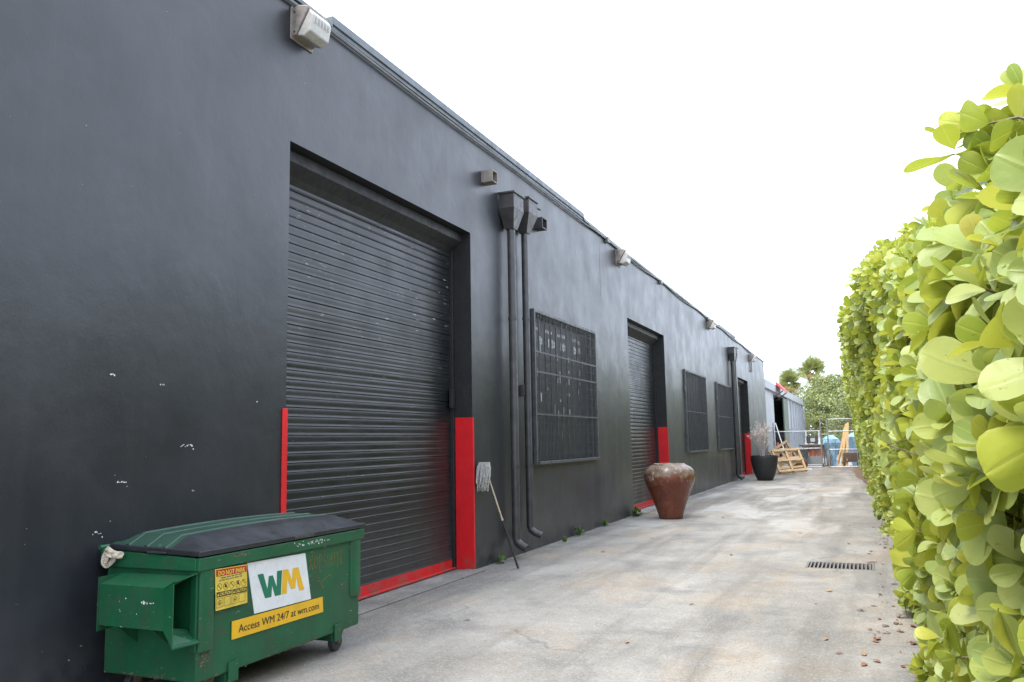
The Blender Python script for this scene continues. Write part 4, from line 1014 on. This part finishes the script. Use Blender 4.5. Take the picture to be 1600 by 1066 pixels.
# ------------------------------------------------------------------ trees
def quads(name, C_, E1, E2, tint, mat, parent, kind=None):
    n_ = len(C_); v = np.empty((n_, 4, 3)); v[:, 0] = C_ - E1; v[:, 1] = C_ + E2; v[:, 2] = C_ + E1; v[:, 3] = C_ - E2
    me = bpy.data.meshes.new(name); me.vertices.add(n_ * 4); me.vertices.foreach_set('co', v.ravel())
    me.loops.add(n_ * 4); me.loops.foreach_set('vertex_index', np.arange(n_ * 4)); me.polygons.add(n_); me.polygons.foreach_set('loop_start', np.arange(n_) * 4)
    a = me.attributes.new('tint', 'FLOAT', 'POINT'); a.data.foreach_set('value', np.repeat(tint, 4)); me.update(calc_edges=True)
    o = obj(name, me, mat); o.parent = parent
    if kind: o['kind'] = kind
    return o
def unit(a): return a / np.linalg.norm(a, axis=-1, keepdims=True)
def broad_tree(loc, h, rx, label, n_clump, seed, mat='treeleaf', zlow=1.6, group='broadleaf trees beyond the fence'):
    rg_ = np.random.default_rng(seed); t = thing('broadleaf_tree', loc, label, 'tree', group)
    b = MB(); b.tube([(0, 0, 0), (.05, 0, h * .18), (-.05, .05, h * .34)], [.24, .19, .16], 9)
    cen = []
    for k in range(n_clump):
        a = rg_.uniform(0, 2 * math.pi); f_ = rg_.uniform(0, 1) ** .5; z = zlow + (h - zlow) * rg_.uniform(0, 1)
        fz = (z - zlow) / (h - zlow); rr_ = rx * f_ * (1.0 - .62 * max(0, fz - .5) ** 1.5 / .35) 
        c = np.array([rr_ * math.cos(a), rr_ * math.sin(a), z]); cen.append(c)
        if k % 3 == 0:
            st_ = Vector((-.05, .05, h * .33)); e = Vector(c); m_ = st_.lerp(e, .5) + Vector((0, 0, -.15))
            b.tube([st_, m_, e], [.09, .05, .015], 5)
    local('trunk', b, M['bark'], t, smooth=60)
    C_, E1, E2, T = [], [], [], []
    for c in cen:
        m_ = rg_.integers(60, 120); r = rg_.uniform(.45, .85)
        p = unit(rg_.normal(size=(m_, 3))) * (rg_.uniform(.3, 1, size=(m_, 1)) ** .5) * r * np.array([1, 1, .7]); s_ = rg_.uniform(.055, .12, size=(m_, 1))
        e1 = unit(rg_.normal(size=(m_, 3))); e2 = unit(np.cross(e1, rg_.normal(size=(m_, 3))))
        C_.append(c + p); E1.append(e1 * s_); E2.append(e2 * s_ * .55); T.append(np.clip(rg_.uniform(0, .7) + rg_.uniform(-.2, .3, m_), 0, 1))
    quads('crown', np.vstack(C_), np.vstack(E1), np.vstack(E2), np.concatenate(T), M[mat], t)
def palm(loc, h, label, seed, rad_=1.7):
    rg_ = random.Random(seed); t = thing('cabbage_palm', loc, label, 'palm', 'fan palms beyond the fence')
    local('trunk', MB().tube([(0, 0, 0), (.06, 0, h * .5), (0, .05, h - .15)], [.24, .19, .14], 10), M['bark'], t, smooth=60)
    gb = [[], [], [], []]; db = [[], [], [], []]
    for k in range(74):
        dry = k >= 64
        az = rg_.uniform(0, 2 * math.pi); el = rg_.uniform(-.3, 1.5) if not dry else rg_.uniform(-1.3, -.5)
        d_ = Vector((math.cos(az) * math.cos(el), math.sin(az) * math.cos(el), math.sin(el))); Lp = rg_.uniform(.12, .72) * rad_ / 1.7 * (1 if not dry else .7)
        hub = Vector((0, 0, h)) + d_ * Lp; side = d_.cross(Vector((0, 0, 1))).normalized(); side = Matrix.Rotation(rg_.uniform(-1.1, 1.1), 3, d_) @ side; up = side.cross(d_)
        dst = db if dry else gb
        for j in range(15):
            a = (j - 7) / 7 * 1.25; L = rg_.uniform(.65, .95) * rad_ / 1.7 * (1 - .25 * abs(a))
            v = (d_ * math.cos(a) + side * math.sin(a) - Vector((0, 0, .04 + .12 * abs(a)))).normalized()
            mid = hub + v * L * .5; tipd = (v - Vector((0, 0, .35))).normalized()
            dst[0].append(mid); dst[1].append(v * L * .5); dst[2].append(v.cross(up).normalized() * .035); dst[3].append(rg_.random())
            dst[0].append(hub + v * L * .98 + tipd * L * .18); dst[1].append(tipd * L * .2); dst[2].append(v.cross(up).normalized() * .02); dst[3].append(rg_.random())
    for nm, g_, mt in (('fronds', gb, 'palmleaf'), ('dry_fronds', db, 'palmdry')):
        quads(nm, np.array([tuple(p) for p in g_[0]]), np.array([tuple(p) for p in g_[1]]), np.array([tuple(p) for p in g_[2]]), np.array(g_[3]), M[mt], t)
palm((-4.1, 80, 0), 7.45, 'tall fan palm with an orange skirt of dry fronds above the treetops', 3, 2.1)
palm((-6.3, 82, 0), 6.6, 'fan palm half hidden by the shed roof left of the taller palm', 8, 1.85)
broad_tree((-2.3, 77, 0), 6.6, 3.5, 'bushy broadleaf tree standing in the middle behind the chain-link gate', 260, 21, zlow=1.9)
broad_tree((.4, 70, 0), 6.0, 2.9, 'broadleaf tree partly hidden by the far end of the hedge', 130, 22, zlow=1.6)
broad_tree((-6.6, 87, 0), 6.6, 3.0, 'broadleaf tree farther back behind the pale shed corner', 110, 23, 'farleaf', 1.0)
rg_ = np.random.default_rng(5); n_ = 26000
p = np.stack([rg_.uniform(-26, 26, n_), rg_.uniform(88, 94, n_), np.zeros(n_)], 1); hh_ = 2.6 + 1.1 * np.sin(p[:, 0] * 1.1) * np.sin(p[:, 0] * .37 + 1); p[:, 2] = rg_.uniform(0, 1, n_) * hh_
e1 = unit(rg_.normal(size=(n_, 3))); e2 = unit(np.cross(e1, rg_.normal(size=(n_, 3)))); s_ = rg_.uniform(.1, .26, (n_, 1))
o = quads('distant_shrubs', p, e1 * s_, e2 * s_ * .6, rg_.uniform(0, 1, n_), M['farleaf'], None); tag(o, 'far band of green shrubs closing the view behind the yard', 'shrubs', kind='stuff')

# ------------------------------------------------------------------ hedge
hd = thing('clusia_hedge', (.9, 20, 0), 'tall hedge of rounded yellow-green leaves along the right side of the alley', 'hedge')
def lump(y, z, sc):
    return np.sin(y * 1.7 * sc + 1.3 * np.sin(z * 1.9 * sc)) * .5 + np.sin(z * 2.6 * sc + .8 * np.sin(y * 2.3 * sc + 1)) * .5
def surf_x(y, z):
    zt_ = h_ztop(y); u = np.clip(z / zt_, 0, 1); s_ = u * u * (3 - 2 * u)
    s_ = np.clip((u - .18) * 1.45, 0, 1); s_ = s_ * s_ * (3 - 2 * s_)
    amp = np.interp(y, [0, 3, 6, 10, 20], [.05, .09, .13, .15, .17])
    return hx_base(y) * (1 - s_) + hx_top(y) * s_ + .45 * np.clip((u - .86) / .14, 0, 1) ** 2 + amp * lump(y, z, 1.2) + np.interp(y, [0, 6, 12, 20], [-.04, -.01, .06, .10])
rg_ = np.random.default_rng(77)
def sample(y0, y1, dens, layers):
    P_, Nn, lay = [], [], []
    for (dep, frac) in layers:
        n_ = int((y1 - y0) * 3.6 * dens * frac)
        y = rg_.uniform(y0, y1, n_); u = rg_.uniform(0, 1, n_); z = u * h_ztop(y) * 1.0 + .03
        z = np.minimum(z + .12 * lump(y, y * .3, 2.1) * u, h_ztop(y) + .15)
        x = surf_x(y, z) + dep + rg_.normal(0, .035, n_)
        upn = np.clip((u - .8) / .2, 0, 1)
        P_.append(np.stack([x, y, z], 1)); Nn.append(np.stack([-np.ones(n_) * (1 - .5 * upn), np.zeros(n_) - .12, .28 + .9 * upn], 1)); lay.append(np.full(n_, dep))
    # top of the hedge
    n_ = int((y1 - y0) * 1.1 * dens * .7); y = rg_.uniform(y0, y1, n_); z = h_ztop(y) + rg_.normal(0, .08, n_) + .08 * lump(y, y, 1.5)
    x = surf_x(y, h_ztop(y)) + rg_.uniform(-.1, 1.0, n_)
    P_.append(np.stack([x, y, z], 1)); Nn.append(np.stack([-.25 * np.ones(n_), np.zeros(n_), np.ones(n_)], 1)); lay.append(np.zeros(n_))
    return np.vstack(P_), np.vstack(Nn), np.concatenate(lay)
def leaf_template(rows, cols, fold, bend, rnd=0):
    # obovate outline: narrow at the stalk, broad and round near the tip
    ts = np.array([0, .06, .14, .26, .40, .54, .67, .79, .89, .96, 1.0]) if rows == 11 else np.array([0, .12, .38, .66, .88, 1.0])
    ws = np.interp(ts, [0, .06, .14, .26, .40, .54, .67, .79, .89, .96, 1.0], [.018, .032, .085, .165, .245, .300, .325, .312, .255, .165, .05])
    vs = []
    for t_, w in zip(ts, ws):
        for c in np.linspace(-1, 1, cols):
            vs.append((t_, c * w, fold * abs(c) ** 1.5 * w + bend * (t_ * (1 - t_) * 1.2 - .35 * t_ * t_) + rnd * .02 * math.sin(7 * t_ + 3 * c)))
    fs = [(i*cols + j, i*cols + j + 1, (i+1)*cols + j + 1, (i+1)*cols + j) for i in range(len(ts) - 1) for j in range(cols - 1)]
    return np.array(vs), np.array(fs), np.tile(np.abs(np.linspace(-1, 1, cols)), len(ts))
def rosettes(P_, N_, big):
    """leaves in crossed pairs round each shoot tip -> origin, dir, normal, length"""
    n_ = len(P_); ax = unit(unit(N_) + rg_.normal(0, .42, (n_, 3)))
    h0 = unit(np.cross(ax, rg_.normal(size=(n_, 3)))); h1 = np.cross(ax, h0)
    O, Dv, Nv, L, T = [], [], [], [], []
    base_t = rg_.beta(2.2, 2.0, n_)
    for k, (th, ls) in enumerate(((22, .62), (48, .88), (72, 1.0), (94, .98))):
        for s_ in (1, -1):
            for _ in (0,):
                keep = rg_.uniform(size=n_) < (.8 if k == 0 else .93)
                ph = (k % 2) * math.pi / 2 + rg_.normal(0, .22, n_)
                rdir = (h0 * np.cos(ph)[:, None] + h1 * np.sin(ph)[:, None]) * s_
                a = np.radians(th + rg_.normal(0, 9, n_))[:, None]
                d_ = unit(ax * np.cos(a) + rdir * np.sin(a)); nn = unit(ax * np.sin(a) - rdir * np.cos(a) + rg_.normal(0, .16, (n_, 3))); nn = unit(nn - d_ * np.sum(nn * d_, 1)[:, None])
                l_ = (big * np.interp(P_[:, 1], [2.5, 4.5, 9.0, 12], [1.2, 1.2, 1.14, 1.1]) if big < .115 else big) * ls * rg_.uniform(.82, 1.18, n_)
                O.append((P_ - ax * (.016 * k))[keep]); Dv.append(d_[keep]); Nv.append(nn[keep]); L.append(l_[keep])
                T.append(np.clip(base_t + .12 * (1.2 - k) * .5 + rg_.normal(0, .13, n_), .02, .97)[keep])
    return np.vstack(O), np.vstack(Dv), np.vstack(Nv), np.concatenate(L), np.concatenate(T), ax
def bulk(name, O, Dv, Nv, L, T, tpl, parent):
    vs, fs, ac = tpl; nv = len(vs); n_ = len(O); Sd = np.cross(Nv, Dv)
    wv = L * rg_.uniform(.88, 1.15, n_)
    co = O[:, None, :] + (vs[None, :, 0:1] * L[:, None, None]) * Dv[:, None, :] + (vs[None, :, 1:2] * wv[:, None, None]) * Sd[:, None, :] + (vs[None, :, 2:3] * L[:, None, None]) * Nv[:, None, :]
    nf = len(fs); fa = (fs[None] + (np.arange(n_) * nv)[:, None, None]).reshape(-1)
    me = bpy.data.meshes.new(name); me.vertices.add(n_ * nv); me.vertices.foreach_set('co', co.ravel())
    me.loops.add(len(fa)); me.loops.foreach_set('vertex_index', fa.astype(np.int32)); me.polygons.add(n_ * nf); me.polygons.foreach_set('loop_start', np.arange(n_ * nf) * 4)
    at = me.attributes.new('tint', 'FLOAT', 'POINT'); at.data.foreach_set('value', np.repeat(T, nv)); at = me.attributes.new('across', 'FLOAT', 'POINT'); at.data.foreach_set('value', np.tile(ac, n_)); me.update(calc_edges=True)
    me.polygons.foreach_set('use_smooth', np.ones(n_ * nf, bool))
    o = obj(name, me, M['leaf'], parent); o['kind'] = 'stuff'; return o
near_tpl = [leaf_template(11, 5, .22, .10), leaf_template(11, 5, .10, -.16), leaf_template(11, 5, .34, .20, 1), leaf_template(11, 5, .05, .02, 1)]
far_tpl = leaf_template(6, 3, .2, .06)
P1, N1, lay1 = sample(-1.0, 9.0, 50, ((.0, 1.0), (.15, .8), (.32, .6)))
ok = ~((P1[:, 1] < 1.2) & (P1[:, 0] < .33)); P1, N1 = P1[ok], N1[ok]
# a few free-standing shoots that reach out over the alley against the sky
extra = np.array([(.30, 2.7, 2.42), (.35, 2.7, 2.45), (.40, 2.72, 2.38), (.45, 2.7, 2.44), (.44, 2.75, 2.33), (.38, 2.68, 2.30), (.48, 2.7, 2.54), (.35, 2.74, 2.24), (.52, 2.75, 2.50), (.40, 3.6, 2.50), (.35, 3.6, 2.42), (.47, 6.5, 3.05), (.28, 9.0, 3.45), (.21, 3.6, .79), (.24, 3.6, .72), (.28, 3.7, .80), (.25, 4.3, .40), (.28, 4.8, .30)])
P1 = np.vstack([P1, extra]); N1 = np.vstack([N1, np.tile([-.9, -.1, .45], (len(extra), 1))])
O, Dv, Nv, L, T, ax1 = rosettes(P1, N1, .112)
# the 300 leaves that show largest in the photo become parts of their own
Rm = np.array(ROT); q = (O + Dv * L[:, None] * .5 - np.array(EYE)) @ Rm
dpt = -q[:, 2]; u_ = q[:, 0] / np.maximum(dpt, .01) * 1291; v_ = q[:, 1] / np.maximum(dpt, .01) * 1291
toward = (Nv @ np.array([-.85, -.45, .25]))
xs_out = O[:, 0] + Dv[:, 0] * L * .5 - surf_x(O[:, 1], O[:, 2])
vis = (dpt > .5) & (np.abs(u_) < 800) & (np.abs(v_) < 533) & (xs_out < .0)
score = np.where(vis, L / np.maximum(dpt, .3) * (.4 + np.abs(toward)), 0)
top = np.argsort(-score)[:300]; rest = np.ones(len(O), bool); rest[top] = False
lm = []
for tpl in near_tpl:
    me = bpy.data.meshes.new('leaf'); me.from_pydata([tuple(v) for v in tpl[0]], [], [tuple(int(i) for i in f) for f in tpl[1]])
    me.polygons.foreach_set('use_smooth', [True] * len(me.polygons)); me.materials.append(M['leaf']); lm.append(me); me.attributes.new('across', 'FLOAT', 'POINT').data.foreach_set('value', tpl[2])
hinv = Matrix.Translation((-.9, -20, 0))
for i in top:
    d_, n2 = Vector(Dv[i]), Vector(Nv[i]); s_ = n2.cross(d_)
    o = bpy.data.objects.new('leaf', lm[random.randrange(4)]); COL.objects.link(o); o.parent = hd
    X = Matrix(((d_.x, s_.x, n2.x, O[i][0]), (d_.y, s_.y, n2.y, O[i][1]), (d_.z, s_.z, n2.z, O[i][2]), (0, 0, 0, 1)))
    o.matrix_basis = hinv @ X @ Matrix.Diagonal((L[i], L[i] * random.uniform(.9, 1.12), L[i], 1))
ri = np.where(rest)[0]; gi = rg_.integers(0, 4, len(ri))
for k in range(4):
    s_ = ri[gi == k]; bulk('foliage', O[s_], Dv[s_], Nv[s_], L[s_], T[s_], near_tpl[k], hd)
P2, N2, _ = sample(9.0, 20.0, 40, ((.0, 1.0), (.14, .8), (.30, .5)))
O2, D2, V2, L2, T2, _ = rosettes(P2, N2, .132); bulk('foliage', O2, D2, V2, L2, T2, far_tpl, hd)
P3, N3, _ = sample(20.0, 46.0, 34, ((.0, 1.0), (.16, .8)))
O3, D3, V3, L3, T3, _ = rosettes(P3, N3, .13); bulk('foliage', O3, D3, V3, L3, T3, far_tpl, hd)
# twigs behind the near rosettes
b = MB()
for i in range(len(P1)):
    if P1[i, 1] < 1.2 or P1[i, 1] > 9 or rg_.uniform() < .25: continue
    p0 = Vector(P1[i] - ax1[i] * .01); p1 = p0 - Vector(ax1[i]) * .12; p2 = p1 + Vector((.20, rg_.uniform(-.08, .08), rg_.uniform(-.18, .02)))
    b.tube([p0, p1, p2], [.0035, .005, .007], 5, cap=False)
b.build('branches', M['stem'], hd, smooth=60, fix=False)['kind'] = 'stuff'
b = MB()
for k in range(70):
    y = 1.0 + k * .62 + R3.uniform(-.15, .15); x = float(hx_base(y)) + R3.uniform(.25, .5); z = float(h_ztop(y)) * .8
    b.tube([(x, y, 0), (x + R3.uniform(-.06, .06), y + R3.uniform(-.1, .1), z * .5), (x + R3.uniform(-.15, .1), y + R3.uniform(-.2, .2), z)], [.03, .022, .01], 6)
b.build('stems', M['stem'], hd, smooth=60)['kind'] = 'stuff'
# solid core closing the gaps, the hedge's inner shade put into its colour
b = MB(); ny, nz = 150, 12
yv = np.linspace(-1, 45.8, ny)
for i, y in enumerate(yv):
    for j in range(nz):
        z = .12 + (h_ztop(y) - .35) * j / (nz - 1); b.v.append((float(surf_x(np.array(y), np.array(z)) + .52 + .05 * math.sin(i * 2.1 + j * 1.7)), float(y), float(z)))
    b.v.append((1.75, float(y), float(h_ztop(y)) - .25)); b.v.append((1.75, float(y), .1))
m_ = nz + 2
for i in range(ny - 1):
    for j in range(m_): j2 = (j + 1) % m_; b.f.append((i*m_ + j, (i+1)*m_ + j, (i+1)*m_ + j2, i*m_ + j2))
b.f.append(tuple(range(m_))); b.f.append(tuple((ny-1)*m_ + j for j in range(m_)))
b.build('shaded_core', M['core'], hd)['kind'] = 'stuff'

# ------------------------------------------------------------------ drain grate
dg = thing('drain_grate', ((gx0 + gx1) / 2, (gy0 + gy1) / 2, 0), 'rusty slotted drain grate set in the concrete beside the hedge', 'drain')
for a, c in (((gx0 + .002, gy0 + .002, -.06), (gx1 - .002, gy0 + .03, .004)), ((gx0 + .002, gy1 - .03, -.06), (gx1 - .002, gy1 - .002, .004)), ((gx0 + .002, gy0 + .0305, -.06), (gx0 + .03, gy1 - .0305, .004)), ((gx1 - .03, gy0 + .0305, -.06), (gx1 - .002, gy1 - .0305, .004))):
    MB().box(a, c).build('frame', M['grate'], dg, bevel=.003)
nbar = 16
bm_ = MB().box((-.0085, gy0 + .031, -.05), (.0085, gy1 - .031, .002)).mesh('bar'); bm_.materials.append(M['grate'])
for k in range(nbar):
    o = bpy.data.objects.new('bar', bm_); COL.objects.link(o); o.parent = dg
    o.location = (gx0 + .03 + (gx1 - gx0 - .06) * (k + .5) / nbar - (gx0 + gx1) / 2, -(gy0 + gy1) / 2, 0)

# ------------------------------------------------------------------ fallen leaves
def dry_mesh(seed):
    r_ = random.Random(seed); b = MB(); rows = 7
    for i in range(rows):
        t_ = i / (rows - 1); w = .26 * math.sin(math.pi * min(1, t_ * .9 + .06)) ** .8
        for c in (-1, -.5, 0, .5, 1): b.v.append((t_ - .5, c * w, .05 + .22 * abs(c) * w * r_.uniform(.4, 2.4) + .10 * math.sin(3 * t_ + seed)**2))
    b.f = [(i*5 + j, i*5 + j + 1, (i+1)*5 + j + 1, (i+1)*5 + j) for i in range(rows - 1) for j in range(4)]
    zmin = min(v[2] for v in b.v); b.v = [(x, y, z - zmin) for x, y, z in b.v]
    return b.mesh('dry_leaf', 70, fix=False)
dms = []
for k in range(5):
    for mt in ('dryleaf', 'dryleaf_tan'): me = dry_mesh(k); me.materials.append(M[mt]); dms.append(me)
spots = [(-3.32, 6.73),(-1.61, 8.03),(-0.53, 8.41),(-0.02, 7.1),(0.05, 7.35),(-0.38, 6.98),(0.03, 9.06),(0.06, 9.52),(-0.06, 11.26),(0.13, 7.74),(0.16, 8.02),(-1.79, 6.4),(-0.07, 7.43),(-0.11, 6.3),(-0.03, 6.42),(0.13, 6.34),(0.21, 6.09),(-0.44, 9.1),(-0.14, 8.2),(-0.03, 8.45),(0.13, 8.5)]
R4 = random.Random(31)
for k in range(34):
    y = R4.uniform(5.6, 16); spots.append((float(hx_base(y)) - abs(R4.gauss(0, .28)) + .05, y))
for k in range(16): spots.append((R4.uniform(-3.6, -.3), R4.uniform(9, 30)))
for k, (x, y) in enumerate(spots):
    o = bpy.data.objects.new('fallen_leaf', dms[(0, 2, 4, 6, 8, 0, 2, 4, 1, 5)[R4.randrange(10)]]); COL.objects.link(o)
    s_ = R4.uniform(.045, .095); o.location = (x, y, .006); o.scale = (s_, s_, s_ * R4.uniform(.6, 1.1)); o.rotation_euler = (0, 0, R4.uniform(0, 6.28))
    tag(o, 'small dry brown leaf lying on the concrete alley', 'leaf', 'fallen leaves on the concrete')
# fine litter too small to count
n_ = 900; y = rg_.uniform(3, 44, n_); x = hx_base(y) + .12 - np.abs(rg_.normal(0, .22, n_)) - .35 * np.clip((y - 26) / 8, 0, 1)
wallside = rg_.uniform(size=n_) < .22; x = np.where(wallside, XW + .04 + np.abs(rg_.normal(0, .12, n_)), x)
ang = rg_.uniform(0, 6.28, n_); s_ = rg_.uniform(.006, .022, (n_, 1))
e1 = np.stack([np.cos(ang), np.sin(ang), rg_.normal(0, .25, n_)], 1); e2 = np.stack([-np.sin(ang), np.cos(ang), rg_.normal(0, .25, n_)], 1)
lit = quads('leaf_litter', np.stack([x, y, np.full(n_, .010)], 1), e1 * s_, e2 * s_ * .5, rg_.uniform(0, 1, n_), M['dryleaf'], None)
tag(lit, 'fine crumbs of dry leaf litter along both edges of the alley', 'litter', kind='stuff')

# ------------------------------------------------------------------ weeds at the wall foot
def weed(x, y, s_, label, seed):
    r_ = random.Random(seed); t = thing('weed', (x, y, 0), label, 'weed', 'weeds at the foot of the warehouse wall'); b = MB()
    for k in range(34):
        a = r_.uniform(0, 6.28); el = r_.uniform(.1, 1.3); L = s_ * r_.uniform(.4, 1.0)
        d_ = Vector((abs(math.cos(a)) * math.cos(el) * .8, math.sin(a) * math.cos(el) * 1.3, math.sin(el))); p = d_ * L; w = s_ * r_.uniform(.10, .2)
        sd2 = d_.cross(Vector((r_.uniform(-1, 1), r_.uniform(-1, 1), 1))).normalized() * w; n2 = d_ * w * 1.6
        b.add([p - n2, p + sd2, p + n2, p - sd2], [(0, 1, 2, 3)])
        b.tube([(0, 0, 0), p * .5 + Vector((0, 0, .01)), p], .0018, 3, cap=False)
    local('leaves', b, M['weed'], t, fix=False)
weed(XW + .05, 10.0, .11, 'thin dry weed at the wall foot right of the mop', 1)
weed(XW + .04, 13.2, .15, 'sprawling green weed at the wall foot below the screened window', 2)
weed(XW + .04, 14.75, .12, 'small green weed at the wall foot past the screened window', 3)
weed(XW + .05, 16.75, .22, 'largest green weed tucked against the wall left of the second door', 4)
weed(XW + .10, 12.35, .08, 'tiny sprig of weed beside the second downpipe', 5)
weed(XW + .10, 21.3, .12, 'low weed at the wall foot right of the second door', 6)
